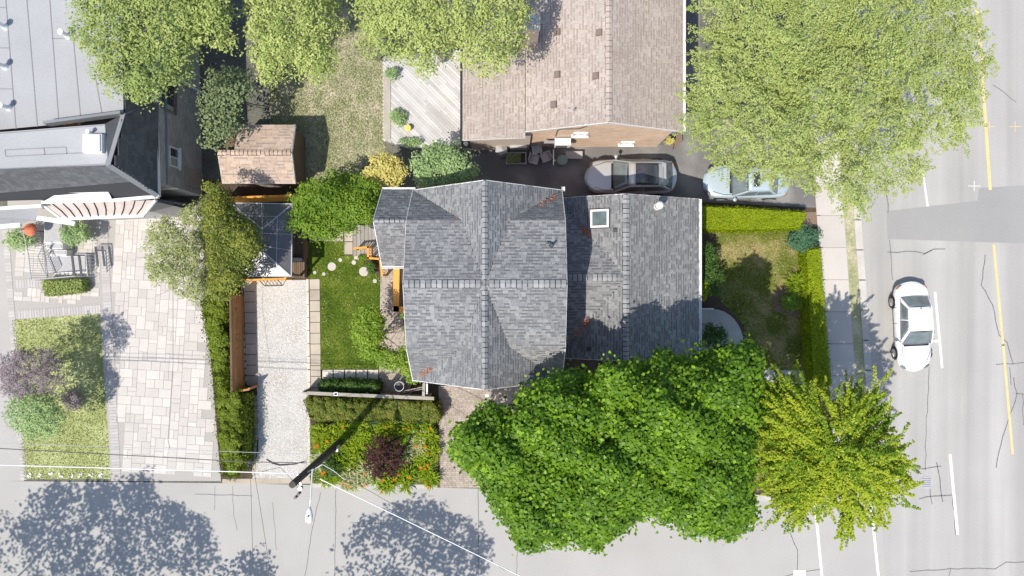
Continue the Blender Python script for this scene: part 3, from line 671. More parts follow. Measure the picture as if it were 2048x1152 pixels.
# ============================================================= BUILDINGS
def window(root, c, ax, up, wd, ht, n, frame='white_vinyl', glass='glass'):
    """c centre on the wall face, n outward"""
    c, ax, up, n = Vector(c), Vector(ax).normalized(), Vector(up).normalized(), Vector(n).normalized(); mb = MB(); t = .07
    for s in (-1,1):
        mb.obox(c+ax*s*(wd/2)+n*.03, ax*t/2, up*(ht/2+t/2), n*.04); mb.obox(c+up*s*(ht/2)+n*.03, ax*(wd/2-t/2), up*t/2, n*.04)
    mb.obox(c+n*.02, ax*.02, up*(ht/2-t/2), n*.025)
    w_ = mb.build('window', frame, root); g = MB(); g.obox(c+n*.012, ax*(wd/2-t/2), up*(ht/2-t/2), n*.008); g.build('pane', glass, w_)
    s = MB(); s.obox(c-up*(ht/2+t)+n*.07, ax*(wd/2+.1), up*.03, n*.08); s.build('sill', frame, w_); return w_
def door(root, c, ax, wd, ht, n, m='white_vinyl'):
    c, ax, n = Vector(c), Vector(ax).normalized(), Vector(n).normalized(); mb = MB(); mb.obox(c+n*.03, ax*wd/2, Vector((0,0,ht/2)), n*.03); d = mb.build('door', m, root)
    h = MB(); h.ball(c+ax*wd*.4+n*.09, .035); h.build('handle','chrome',d); return d
# ---- main house
cx, cy, zr, zk, ze = -1.12, .17, 8.2, 7.3, 5.2
xw, xe, yn, ys = -4.5, 2.27, 4.45, -4.20; yk = 2.7; g = (zr-ze)/3.385; dk = (zr-zk)/g
X = cx
def V(x,y,z): return Vector((x,y,z))
house = thing('brick_house', (-1.1,.2,0), 'house in the centre with grey shingled cross gable roof and west porch roof', 'house')
def zy(y):
    d = abs(y-cy); sl = (zk-ze)/((yn-cy)-yk) if y > cy else (zk-ze)/((cy-ys)-yk)
    return zr-(zr-zk)*d/yk if d < yk else zk-sl*(d-yk)
hs = []
for sx, xo in ((-1,xw),(1,xe)):
    for sy, yo in ((1,yn),(-1,ys)):
        K = V(cx+sx*dk, cy+sy*yk, zk); Cn = V(xo, yo, ze)
        hs.append([V(cx,cy,zr), K, V(xo,cy+sy*yk,zk), V(xo,cy,zr)])
        hs.append([K, Cn, V(xo,cy+sy*yk,zk)])
        hs.append([V(cx,cy,zr), V(cx,yo,zr), Cn, K])
xww = -5.9; yr = 2.87; ysw = 1.0; zs = 5.3
hs.append([V(xw,yr,zk),V(xw,yn,ze),V(xww,yn,ze),V(xww,yr,zk)]); hs.append([V(xw,yr,zk),V(xww,yr,zk),V(xww+.02,ysw,zs),V(xw,ysw,zs)])
shingle_roof(house, hs, 'shingle_grey','shingle_base', parts=290)
ridge_caps(house,(cx,ys+.02,zr),(cx,yn-.02,zr),g,g,width=.125)
ridge_caps(house,(xw+.02,cy,zr),(cx-.16,cy,zr),.33,.33,width=.16); ridge_caps(house,(cx+.16,cy,zr),(xe-.02,cy,zr),.33,.33,width=.16)
ridge_caps(house,(xww+.02,yr,zk),(xw-.05,yr,zk),1.1,.9,width=.09)
fas = MB()
def rake(mb, a, b, dz=.09, th=.03): mb.bar(V(*a)-V(0,0,dz), V(*b)-V(0,0,dz), th, .17)
for xo in (xw,xe):
    pr = [(xo,ys,ze),(xo,cy-yk,zk),(xo,cy,zr),(xo,cy+yk,zk),(xo,yn,ze)]
    for a,b in zip(pr,pr[1:]): rake(fas,a,b)
for yo in (ys,yn): rake(fas,(xw,yo,ze),(cx,yo,zr)); rake(fas,(cx,yo,zr),(xe,yo,ze))
rake(fas,(xww,yn,ze),(xww,yr,zk)); rake(fas,(xww,yr,zk),(xww,ysw,zs))
fas.build('fascia','white_vinyl',house)
gutter(house,(xww,ysw-.05,zs-.1),(xw,ysw-.05,zs-.1)); gutter(house,(xww,yn+.05,ze-.1),(xw+.1,yn+.05,ze-.1)); gutter(house,(xe+.06,yn-.05,ze-.05),(xe+.06,yn+.15,ze-.05),.12)
wl = MB(); wl.box(-4.2,-3.95,0,1.97,4.15,5.15); 
wl.add([V(-4.2,-3.95,5.15),V(1.97,-3.95,5.15),V(cx,-3.95,zr-.25)],[(0,1,2)]); wl.add([V(-4.2,4.15,5.15),V(1.97,4.15,5.15),V(cx,4.15,zr-.25)],[(2,1,0)])
for xo in (-4.2,1.97): wl.poly([V(xo,-3.95,5.15),V(xo,4.15,5.15),V(xo,cy+yk,zk-.12),V(xo,cy,zr-.12),V(xo,cy-yk,zk-.12)])
wl.build('wall','brick_red',house)
w2 = MB(); w2.box(-5.7,1.25,0,-4.203,4.1,5.0); w2.build('porch_wall','white_vinyl',house)
for yy,zz in ((-2.3,1.6),(-.2,1.6),(-2.3,4.2),(.2,4.2),(3.0,4.2)): window(house,(-4.2 if yy<2.5 else -5.7,yy,zz),(0,1,0),(0,0,1),1.0,1.3,(-1,0,0))
for xx in (-3,-.9): window(house,(xx,-3.95,4.2),(1,0,0),(0,0,1),1,1.3,(0,-1,0)); window(house,(xx,-3.95,1.6),(1,0,0),(0,0,1),1,1.3,(0,-1,0))
door(house,(-5.7,2.1,1.25),(0,1,0),.9,2.05,(-1,0,0))
# vent pipe with collar on the east slope
def pipe_vent(root, px, py, z, name='vent_pipe', r=.05, h=.45, m='dark_metal', tilt=0):
    c = W(px,py,z); mb = MB(); mb.cyl(c-V(0,0,.1),r,h,12); mb.cyl(c-V(0,0,.1),r*2.2,.14,12,r*1.3); mb.bar(c+V(-.24,.12,.05),c+V(.05,.06,.06),.05,.05)
    return mb.build(name,m,root,smooth=False)
pipe_vent(house,1103,492,7.75,h=.5)
# dry leaves caught in the valleys
def litter(root, pts, n, m='leaf_litter', name='leaf_litter'):
    P = []
    for _ in range(n):
        t = random.random(); a, b = Vector(pts[0]), Vector(pts[1]); q = a+(b-a)*t; P.append(q+V(random.gauss(0,.07),random.gauss(0,.07),.05))
    P = np.array([tuple(p) for p in P]); N = RNG.normal(0,.5,(n,3))+np.array([0,0,1.])
    o = leafmesh(name,P,N,.03,.6,RNG.uniform(0,1,n),m,root); o['kind'] = 'stuff'
litter(house,(W(838,752,5.8),W(862,738,6.1)),90); litter(house,(V(2.0,4.1,5.72),V(1.2,3.6,6.4)),70); litter(house,(V(-2.35,2.9,7.3),V(-2.4,2.95,7.3)),8)
# ---- east wing
wing = thing('house_wing', (5.6,.5,0), 'lower grey shingled wing right of the main roof, with a skylight and white east gutter', 'house')
rx, ry, zq = 5.22, .48, 5.0; xo = 2.03; xee = 9.04; yN, yS = 4.3, -3.34; gx, gy = .5, .4
dx = rx-xo; ze2 = zq-gx*dx; dyv = gx*dx/gy
ws = [[V(rx,yS,zq),V(rx,yN,zq),V(xee,yN,3.1),V(xee,yS,3.1)]]
yvN = min(yN, ry+dyv); 
xvN = rx-(yN-ry)*gy/gx; zvN = zq-(yN-ry)*gy
ws.append([V(rx,ry,zq),V(rx,yN,zq),V(xvN,yN,zvN)]); ws.append([V(rx,ry,zq),V(xvN,yN,zvN),V(xo,yN,zvN),V(xo,ry,zq)])
xvS = rx-(ry-yS)*gy/gx; zvS = zq-(ry-yS)*gy
ws.append([V(rx,ry,zq),V(rx,yS,zq),V(xvS,yS,zvS)]); ws.append([V(rx,ry,zq),V(xvS,yS,zvS),V(xo,yS,zvS),V(xo,ry,zq)])
shingle_roof(wing, ws, 'shingle_grey','shingle_base', parts=290)
ridge_caps(wing,(rx,yS+.02,zq),(rx,yN-.02,zq),.5,.5,width=.15); ridge_caps(wing,(xo+.3,ry,zq),(rx-.2,ry,zq),.4,.4,width=.16)
fas = MB()
for yo in (yN,yS): rake(fas,(rx,yo,zq),(xee,yo,3.1))
rake(fas,(rx,yN,zq),(xvN,yN,zvN)); rake(fas,(rx,yS,zq),(xvS,yS,zvS)); rake(fas,(xo,yN,zvN),(xvN,yN,zvN)); rake(fas,(xo,yS,zvS),(xvS,yS,zvS)); fas.build('fascia','white_vinyl',wing)
gutter(wing,(xee+.06,yS,3.02),(xee+.06,yN,3.02),.11)
wl = MB(); wl.box(2.0,-3.05,0,8.7,4.0,2.95); wl.poly([V(2.0,-3.05,2.95),V(8.7,-3.05,2.95),V(8.7,-3.05,3.0),V(rx,-3.05,zq-.2),V(2.0,-3.05,3.3)]); wl.poly([V(2.0,4.0,2.95),V(8.7,4.0,2.95),V(8.7,4.0,3.0),V(rx,4.0,zq-.2),V(2.0,4.0,3.3)])
wl.build('wall','brick_red',wing)
for yy in (2.3,.9,-2.3): window(wing,(8.7,yy,1.6),(0,1,0),(0,0,1),1.1,1.2,(1,0,0))
door(wing,(8.7,-1.5,1.35),(0,1,0),.9,2.05,(1,0,0))
for xx in (3.5,6.5): window(wing,(xx,-3.05,1.6),(1,0,0),(0,0,1),1.2,1.2,(0,-1,0))
def zw(x): return zq-gx*abs(x-rx)
c = W(1200,437,4.5); c.z = zw(c.x)+.07; ux = V(.43,0,.43*gx*1).normalized(); nx = V(-gx,0,1).normalized()
mb = MB()
for s in (-1,1): mb.obox(c+ux*s*.40, ux*.045, V(0,.42,0), nx*.08); mb.obox(c+V(0,s*.375,0), ux*.355, V(0,.045,0), nx*.08)
sk = mb.build('skylight','white_metal',wing); mb = MB(); mb.obox(c, ux*.355, V(0,.33,0), nx*.05); mb.build('pane','skylight_glass',sk)
mb = MB()
for s in (-1,1): mb.obox(c+ux*s*.465-nx*.03, ux*.018, V(0,.45,0), nx*.06); mb.obox(c+V(0,s*.44,0)-nx*.03, ux*.447, V(0,.018,0), nx*.06)
mb.build('flashing','dark_metal',sk)
for px,py in ((1229,461),(1180,699)):
    c = W(px,py,4.6); c.z = zw(c.x)+.06; mb = MB(); mb.obox(c,ux*.10,V(0,.09,0),nx*.05); mb.obox(c+nx*.055,ux*.075,V(0,.065,0),nx*.012); mb.build('roof_vent','dark_metal',wing)
c = W(1313,414,4.2); c.z = zw(c.x)-.05; mb = MB(); mb.cyl(c,.19,.22,16,.16); mb.cyl(c+V(0,0,.2),.12,.55,16); ch = mb.build('flue','slab_pale',wing,smooth=False)
mb = MB(); mb.path([c+V(0,0,.72),c+V(0,0,.80),c+V(0,0,.9),c+V(0,0,.95)],[.16,.19,.13,.03],18); mb.build('flue_cap','white_metal',ch,smooth=True)
litter(wing,(W(1163,455,4.1),W(1178,472,4.3)),130); litter(wing,(W(1150,672,4.2),W(1176,640,4.5)),150)
# ---- neighbour house (north)
nh = thing('neighbour_house', (4.3,12,0), 'house at the top with pale brown shingled gable roof and buff brick end wall', 'house')
nx0, nxr, nx1, nz, nz1, ny0, ny1 = .65, 4.26, 7.96, 6.3, 4.4, 7.28, 19.0
ns = [[V(nxr,ny0,nz),V(nxr,ny1,nz),V(nx0,ny1,nz1),V(nx0,ny0,nz1)],[V(nxr,ny0,nz),V(nxr,ny1,nz),V(nx1,ny1,nz1),V(nx1,ny0,nz1)],
      [V(nx0-.02,7.05,4.15),V(nx0-.02,ny1,4.15),V(-2.35,ny1,3.6),V(-2.35,7.05,3.6)]]
shingle_roof(nh, ns, 'shingle_tan','shingle_tan_base', exp=.145, parts=300, key=lambda q: (q[0].x-3)**2+(q[0].y-7)**2)
ridge_caps(nh,(nxr,ny0+.02,nz),(nxr,ny1,nz),.51,.51,mname='shingle_tan',width=.14,step=.25,under_m='shingle_tan_base')
fas = MB(); rake(fas,(nxr,ny0,nz),(nx0,ny0,nz1)); rake(fas,(nxr,ny0,nz),(nx1,ny0,nz1)); fas.build('fascia','white_vinyl',nh); fas = MB(); rake(fas,(nx0,7.05,4.15),(-2.35,7.05,3.6)); fas.build('fascia','white_vinyl',nh)
gutter(nh,(nx1+.06,ny0,nz1-.06),(nx1+.06,ny1,nz1-.06),.09); gutter(nh,(-2.42,7.05,3.52),(-2.42,ny1,3.52),.08,m='dark_metal')
wl = MB(); wl.box(.9,7.45,0,7.6,18.8,4.3); wl.poly([V(.9,7.45,4.3),V(7.6,7.45,4.3),V(7.6,7.45,4.45),V(nxr,7.45,nz-.12),V(.9,7.45,4.45)]); wl.box(-2.1,7.3,0,.897,18.7,3.45)
wl.build('wall','mortar_buff',nh)
brick_wall(nh,(.9,7.45),(7.6,7.45),0,lambda s: min(4.4+s*.54, nz-.1-abs(s-3.36)*.51),'brick_buff','mortar_buff',out=(0,-1))
for px,py in ((1161,267),(1254,285)):
    zz = CAMH*(1-7.43*PPM/(576-py)); c = W(px,py,zz); window(nh,(c.x,7.43,zz),(1,0,0),(0,0,1),.62,.55,(0,-1,0),glass='white_vinyl')
for px,py in ((1114,65),(1198,65),(1114,150),(1191,152),(1107,210)):
    z0 = 5.2; c = W(px,py,z0); zz = nz-abs(c.x-nxr)*.51; c = W(px,py,zz); zz = nz-abs(c.x-nxr)*.51; s = 1 if c.x < nxr else -1
    ux_ = V(1,0,.51*s).normalized(); nn = V(-.51*s,0,1).normalized(); mb = MB(); q = V(c.x,c.y,zz+.07); mb.obox(q,ux_*.14,V(0,.14,0),nn*.05); mb.obox(q+nn*.06,ux_*.11,V(0,.11,0),nn*.015); mb.build('roof_vent','shingle_tan_base',nh)
pipe_vent(nh,1147,222,5.4,h=.5,m='steel')
c = W(1063,88,0); mb = MB(); chx, chy = W(1063,90,4.6).x, W(1063,90,4.6).y
mb.box(chx-.32,chy+.0,3.4,chx+.28,chy+.55,6.6); mb.build('chimney','brick_buff',nh)
ch = nh.children[-1]; mb = MB(); mb.box(chx-.36,chy-.04,6.6,chx+.32,chy+.6,6.68); mb.build('chimney_cap','slab_pale',ch)
mb = MB(); mb.cyl((chx-.02,chy+.3,6.68),.13,.3,14); mb.cyl((chx-.02,chy+.3,6.98),.2,.08,14,.05); mb.build('flue','steel',ch)
# wall-hung cooling unit, pipe and ledges
ac = thing('cooling_unit',(2.5,7.1,2.2),'white boxy cooling unit hung on the buff brick wall above the dark driveway','air conditioner'); c = W(1127,288,2.6)
mb = MB(); mb.box(c.x-.42,7.0,2.0,c.x+.36,7.36,2.6); mb.build('casing','white_metal',ac); mb = MB()
for k in range(6): mb.box(c.x-.36,6.985,2.06+k*.08,c.x+.2,7.0,2.09+k*.08)
mb.build('grille','dark_metal',ac); mb = MB(); mb.bar((c.x-.95,7.2,2.35),(c.x-.43,7.2,2.35),.14,.1); mb.build('duct','steel',ac)
mb = MB()
for s in (-.3,.25): mb.bar((c.x+s,7.45,1.95),(c.x+s,7.0,1.95),.04,.04)
mb.build('bracket','dark_metal',ac)
mb = MB(); pts = [(c.x-.4,7.41,2.7),(c.x-.38,7.41,4.1),(c.x-.2,7.41,4.35),(c.x+.6,7.41,4.4),(c.x+.9,7.41,4.9)]; mb.path(pts,.025,6); tag(mb.build('wall_conduit','dark_metal'),'thin dark conduit bending up the buff brick wall','conduit')
mb = MB(); c = W(1148,303,.4); mb.box(c.x-.42,6.75,0,c.x+.42,7.1,.4); mb.box(c.x-.44,6.73,.4,c.x+.44,7.12,.43); tag(mb.build('storage_box','cloth_grey'),'grey low storage box on the driveway under the white cooling unit','box')
# ---- left building with flat roof
lb = thing('flat_roofed_building', (-20,9,0), 'large building at left with grey membrane flat roof, slate mansard and white fascia', 'building')
z1, z2, z0 = 6.9, 7.4, 4.7
A = [W(-900,-500,z1),W(236,-500,z1),W(247,228,z1),W(100,250,z1),W(-900,345,z1)]; mb = MB(); mb.poly(A)
B = [W(-900,330,z2),W(30,262,z2),W(210,248,z2),W(217,330,z2),W(-900,368,z2)]; mb.poly(B)
rf = mb.build('flat_roof','membrane',lb)
mb = MB()
def seam(a,b,z,wd=.035): mb.bar(W(*a,z)+V(0,0,.006),W(*b,z)+V(0,0,.006),wd,.012)
for a,b in [((10,-20),(32,258)),((52,-20),(75,254)),((98,-20),(118,248)),((145,60),(162,242)),((190,150),(206,238)),((0,96),(18,96)),((0,178),(24,178)),((104,77),(150,77)),((-10,15),(12,15))]: seam(a,b,z1)
for a,b in [((10,300),(130,294)),((88,296),(90,310)),((132,294),(134,308)),((10,300),(12,313)),((12,313),(180,305)),((-10,338),(214,328)),((-10,268),(210,250))]: seam(a,b,z2)
mb.build('seam','membrane_seam',rf)
def mans(a,b,c_,d): return [a,b,c_,d]
E0, E1 = W(288,-500,z0), W(317,393,z0); SE = E1
ms = [[W(236,-500,z1),W(247,228,z1),W(303,205,z0),E0],
      [W(247,228,z1),W(210,248,z2),W(217,330,z2)],[W(247,228,z1),W(217,330,z2),E1,W(303,205,z0)],
      [W(217,330,z2),W(-900,368,z2),W(-900,428,z0),E1]]
base = MB(); sh = MB()
for s in ms:
    base.poly(s if len(s)==3 else s); n_ = (s[1]-s[0]).cross(s[2]-s[1]).normalized()
    if len(s) == 3: sh.poly([p+V(0,0,.02) for p in s]); continue
    for c,a,b,n in course_pieces(s,.2,.18,.32): sh.obox(c+n*.02,a/2,b/2,n*.012,random.random())
base.build('mansard','shingle_base',lb)
for a_,b_ in ((W(217,330,z2),E1),(W(247,228,z1),W(217,330,z2)),(W(247,228,z1),W(303,205,z0))): mb = MB(); mb.bar(a_+V(0,0,.05),b_+V(0,0,.05),.22,.05); mb.build('hip_cap','shingle_slate',lb); o = sh.build('slates','shingle_slate',lb); o['kind']='stuff'
mb = MB(); mb.bar(W(247,228,z1)+V(0,0,.1),W(100,250,z1)+V(0,0,.25),.12,.5); mb.build('parapet','shingle_slate',lb)
mb = MB(); mb.bar(E0,E1,.14,.2); mb.build('fascia','white_metal',lb); mb = MB(); mb.bar(E1+V(0,-.0,0),W(225,401,z0),.14,.2); mb.build('fascia','white_metal',lb); mb = MB(); mb.bar(W(85,412,z0),W(-900,470,z0),.14,.2); mb.build('fascia','white_metal',lb)
xb = -16.3; wl = MB(); wl.prism([(xb-.45,20),(xb-.1,10),(xb+.0,4.85),(-45,4.2),(-45,20)],0,4.68); wl.build('wall','mortar_grey',lb)
brick_wall(lb,(xb,4.85),(xb-.1,10),0,lambda s:4.6,'brick_grey','mortar_grey',out=(1,0)); brick_wall(lb,(xb-.1,10.),(xb-.45,20),0,lambda s:4.6,'brick_grey','mortar_grey',out=(1,0))
window(lb,(xb-.07,9.1,3.75),(0.02,1,0),(0,0,1),1.3,1.3,(1,0,0),frame='shingle_tan_base',glass='glass_dark'); window(lb,(xb-.03,6.3,3.2),(0,1,0),(0,0,1),.9,.9,(1,0,0),glass='glass_dark')
door(lb,(xb+.0,5.6,1.05),(0,1,0),.9,2.05,(1,0,0),'wood_grey')
mb = MB(); mb.bar((xb+.06,10.2,0),(xb+.06,10.2,4.6),.09,.09); mb.build('downpipe','white_metal',lb)
mb = MB(); mb.bar((xb+.05,4.9,4.0),(xb-.02,10,4.0),.1,.04); mb.build('brick_ledge','membrane_seam',lb)
for px,py in ((15,50),(15,130),(22,212),(140,68),(188,262)):
    zz = z2 if py > 245 else z1; c = W(px-4,py+4,zz); mb = MB(); mb.cyl(c,.09,.5,14); mb.cyl(c,.15,.12,14,.1); mb.cyl(c+V(0,0,.5),.13,.06,14,.12)
    if px == 188: mb = MB(); mb.cyl(c,.06,.3,12); mb.cyl(c+V(0,0,.3),.09,.05,12)
    mb.build('roof_pipe','white_metal',lb)
c = W(186,287,z2+.2); mb = MB(); mb.box(c.x-.42,c.y-.4,z2,c.x+.38,c.y+.4,z2+.22); mb.box(c.x-.37,c.y-.35,z2+.22,c.x+.33,c.y+.35,z2+.3); mb.build('roof_hatch','white_metal',lb)
litter(lb,(W(120,247,z1),W(170,240,z1)),80)
# bay with ribbed metal roof
T0,T1,B1,B0 = W(84,408,4.4),W(312,400,4.4),W(288,430,3.7),W(122,437,3.7)
mb = MB(); mb.poly([T0,B0,B1,T1]); mb.poly([T0+V(0,0,-.05),T1+V(0,0,-.05),B1+V(0,0,-.05),B0+V(0,0,-.05)]); bay = mb.build('bay_roof','copper_roof',lb)
for k in range(1,11):
    mb = MB(); t = k/11; a = T0.lerp(T1,t); b = B0.lerp(B1,t); m_ = (a+b)/2+V(.05,0,.03); mb.bar(a+V(0,0,.02),m_,.03,.04); mb.bar(m_,b+V(0,0,.02),.03,.04); mb.build('roof_rib','cap_dark',bay)
mb = MB(); mb.bar(B0,B1,.2,.12); mb.bar(T0,B0,.1,.12); mb.bar(T1,B1,.1,.12); mb.bar(B0+V(-.0,-.05,0),W(150,446,3.5),.12,.1); mb.build('bay_trim','white_metal',bay)
mb = MB(); mb.prism([(T0.x+.2,T0.y),(T1.x-.3,T1.y),(B1.x-.1,B1.y+.25),(B0.x+.1,B0.y+.25)],0,3.6); mb.build('bay_wall','mortar_grey',lb)
D = [W(84,405,4.75),W(120,384,5.2),W(218,386,5.2),W(225,401,4.75)]; mb = MB(); mb.poly(D); mb.poly([D[1],W(140,378,5.0),W(225,380,5.0),D[2]]); mb.bar(D[0],D[3],.12,.12); mb.bar(D[1],D[2],.08,.08); mb.build('entry_gable','white_metal',lb)
mb = MB(); mb.poly([W(-60,436,3.4),W(-60,452,3.4),W(44,448,3.4),W(75,436,3.5),W(75,415,3.6),W(-60,420,3.6)][::-1]); mb.bar(W(-60,446,3.4),W(75,437,3.4),.18,.12); mb.build('porch_roof','shingle_slate',lb)
mb = MB(); mb.bar(W(75,436,3.45),W(150,447,3.45),.22,.12); mb.bar(W(-60,458,3.35),W(42,450,3.35),.2,.14); mb.build('porch_trim','white_metal',lb)
c = W(320,408,1.2); 
mb = MB(); a=[W(297,421,1.0),W(323,431,1.0),W(347,405,1.0),W(318,400,1.0)]; mb.poly(a); mb.poly([p-V(0,0,.04) for p in a][::-1])
for p in a: mb.bar(V(p.x,p.y,0),p,.06,.06)
for p,q in zip(a,a[1:]+a[:1]): mb.bar(p,q,.07,.06)
wb = mb.build('cellar_hatch','white_metal'); tag(wb,'white framed cellar hatch at the corner of the left building','hatch'); mb = MB(); q=[p.lerp(sum(a,V(0,0,0))/4,.35)+V(0,0,.012) for p in a]; mb.poly(q); mb.build('pane','skylight_glass',wb)
# ============================================================= GARDEN STRUCTURES
# brown shed
sh = thing('garden_shed', W(518,318), 'small shed with light brown shingled roof at top left of the lot', 'shed')
re_, rr = 2.3, 2.9; yR = W(0,305,rr).y; xL, xM, xR = W(445,0,re_).x, W(477,0,re_).x, W(590,0,re_).x; yT = W(0,250,re_).y; yB = W(0,366,re_).y
ss = [[V(xM,yR,rr),V(xR,yR,rr),V(xR,yT,re_),V(xM,yT,re_)],[V(xL,yR,rr),V(xR,yR,rr),V(xR,yB,re_),V(xL,yB,re_)]]
shingle_roof(sh, ss, 'shingle_shed','shingle_tan_base', exp=.16, wmin=.25, wmax=.35, parts=200); ridge_caps(sh,(xL+.02,yR,rr),(xR-.02,yR,rr),.4,.4,mname='shingle_shed',width=.12,step=.2)
mb = MB(); mb.box(xL+.15,yB+.15,0,xR-.15,yT-.15,re_-.05); mb.poly([V(xR-.15,yB+.15,re_-.05),V(xR-.15,yT-.15,re_-.05),V(xR-.15,yR,rr-.08)]); mb.build('wall','wood_brown',sh)
mb = MB(); rake(mb,(xR,yR,rr),(xR,yT,re_)); rake(mb,(xR,yR,rr),(xR,yB,re_)); rake(mb,(xL,yR,rr),(xL,yB,re_)); rake(mb,(xL,yB,re_),(xR,yB,re_)); rake(mb,(xM,yT,re_),(xR,yT,re_)); mb.build('fascia','white_vinyl',sh)
door(sh,((xL+xR)/2,yB+.14,1.0),(1,0,0),.9,1.9,(0,-1,0),'wood_grey')
# fence between shed and gazebo: orange wood, boards as parts
def board_fence(name, label, A, B, h, nb, m, horizontal=True, pm=None, cat='fence', th=.03, posts=4, group=None, side=1):
    A, B = Vector((A.x,A.y,0)), Vector((B.x,B.y,0)); d = (B-A); L = d.length; dn = d.normalized(); s = Vector((dn.y,-dn.x,0))
    root = thing(name,(A+B)/2,label,cat,group)
    if horizontal:
        bh = h/nb
        for k in range(nb):
            mb = MB(); mb.obox((A+B)/2+s*side*(.03+random.uniform(-.004,.004))+V(0,0,bh*(k+.5)), d/2, s*th/2, V(0,0,bh/2-.008), random.random()); mb.build('board',m,root)
    else:
        me = unit('fence_board', m); bw = L/nb
        for k in range(nb): piece('board', me, root, A+dn*bw*(k+.5)+s*side*.03+V(0,0,h/2+random.uniform(-.01,.01)), dn*(bw-.012), s*th, V(0,0,h))
    for k in range(posts):
        p = A+d*(k/(posts-1) if posts > 1 else 0)+s*side*-.04; mb = MB(); mb.box(p.x-.045,p.y-.045,0,p.x+.045,p.y+.045,h+.04); mb.build('post', pm or m, root)
    mb = MB(); mb.bar(A+V(0,0,h+.015),B+V(0,0,h+.015),.10,.03); mb.build('top_rail', pm or m, root)
    return root
board_fence('wooden_fence','tall brown board fence running along the shaded slabs left of the gravel drive', W(486,590), W(489,773), 1.72, 11, 'wood_fence', posts=5, side=-1, pm='wood_brown')
board_fence('wooden_fence','short return of brown fence at the street end of the long board fence', W(490,776), W(516,772), 1.25, 3, 'wood_fence', horizontal=False, posts=2, side=1)
board_fence('rear_fence','orange brown board fence in shade between the shed and the grey gazebo', W(452,405), W(602,400), 1.75, 34, 'wood_orange', horizontal=False, posts=4, side=1)
board_fence('garden_gate','low orange wood gate at the top end of the gravel drive', W(500,561), W(585,558), 1.15, 20, 'wood_orange', horizontal=False, posts=3, side=1, cat='gate')
# wire rack leaning at the gate
rk = thing('wire_rack',W(547,566),'black wire rack leaning on the low orange gate at the gravel drive','rack'); a,b = W(530,572),W(566,571)
mb = MB(); mb.bar(a+V(0,0,.05),a+V(0,.3,.9),.03,.03); mb.bar(b+V(0,0,.05),b+V(0,.3,.9),.03,.03); mb.bar(a+V(0,0,.06),b+V(0,0,.06),.03,.03); mb.bar(a+V(0,.3,.9),b+V(0,.3,.9),.03,.03); mb.build('frame','black_metal',rk)
for k in range(1,5): q = a.lerp(b,k/5); mb = MB(); mb.bar(q+V(0,.01,.1),q+V(0,.29,.87),.016,.016); mb.build('rod','black_metal',rk)
# hardtop gazebo
gz = thing('gazebo',W(528,483),'grey metal panelled hip roof gazebo partly under the olive tree','gazebo')
e, rg = 2.45, 2.83; c1,c2,c3,c4 = W(463,406,e),W(585,408,e),W(583,553,e),W(463,553,e); r1,r2 = W(525,458,rg),W(523,500,rg)
for nm,ps in (('n',[c1,c2,r1]),('e',[c2,c3,r2,r1]),('s',[c3,c4,r2]),('w',[c4,c1,r1,r2])):
    mb = MB(); nn = (ps[1]-ps[0]).cross(ps[2]-ps[1]).normalized(); nn = nn if nn.z > 0 else -nn
    mb.poly(ps); mb.poly([p-nn*.02 for p in ps][::-1]); mb.build('roof_panel','canopy_panel',gz)
mb = MB(); up = V(0,0,.02)
for a,b in ((c1,c2),(c2,c3),(c3,c4),(c4,c1),(c1,r1),(c2,r1),(c3,r2),(c4,r2),(r1,r2)): mb.bar(a+up,b+up,.05,.045)
mb.build('roof_frame','canopy_rib',gz)
for a,b in ((c2.lerp(c3,.42),r1.lerp(r2,.2)),(c2.lerp(c3,.64),r1.lerp(r2,.8)),(c2.lerp(r1,.5),c3.lerp(r2,.5)),(c3.lerp(r2,.5),c4.lerp(r2,.5)),(c3.lerp(c4,.44),r2),(c1.lerp(c2,.5),r1),(c1.lerp(r1,.5),c2.lerp(r1,.5))):
    mb = MB(); mb.bar(a+up,b+up,.03,.03); mb.build('rib','canopy_rib',gz)
for p in (c1,c2,c3,c4):
    q = p.lerp((c1+c3)/2,.05); mb = MB(); mb.box(q.x-.05,q.y-.05,0,q.x+.05,q.y+.05,2.42); mb.build('leg','dark_metal',gz)
# raised planter deck beside the gazebo
dk_ = thing('side_deck',W(600,510),'dark brown slatted platform between the gazebo and the green lawn','deck'); a,b = W(580,556),W(616,455)
nb = 9; bw = (b.x-a.x)/nb; me = unit('deck_board','wood_brown')
for k in range(nb): piece('board',me,dk_,(a.x+bw*(k+.5),(a.y+b.y)/2,.62),(bw-.012,0,0),(0,b.y-a.y,0),(0,0,.03))
mb = MB(); mb.box(a.x+.02,a.y+.02,.02,b.x-.02,b.y-.02,.6); mb.build('skirt','wood_brown',dk_)
mb = MB(); c = W(592,519,.9); mb.box(c.x-.3,c.y-.09,.64,c.x+.26,c.y+.09,.9); tag(mb.build('planter_box','wood_grey'),'narrow pale timber box on the dark brown platform','box')
mb = MB(); c = W(602,503,1); mb.box(W(612,0,1).x-.05,W(0,515,1).y,.64,W(612,0,1).x+.02,W(0,483,1).y,1.3); tag(mb.build('screen_panel','wood_brown'),'small dark upright screen at the lawn edge of the brown platform','screen')
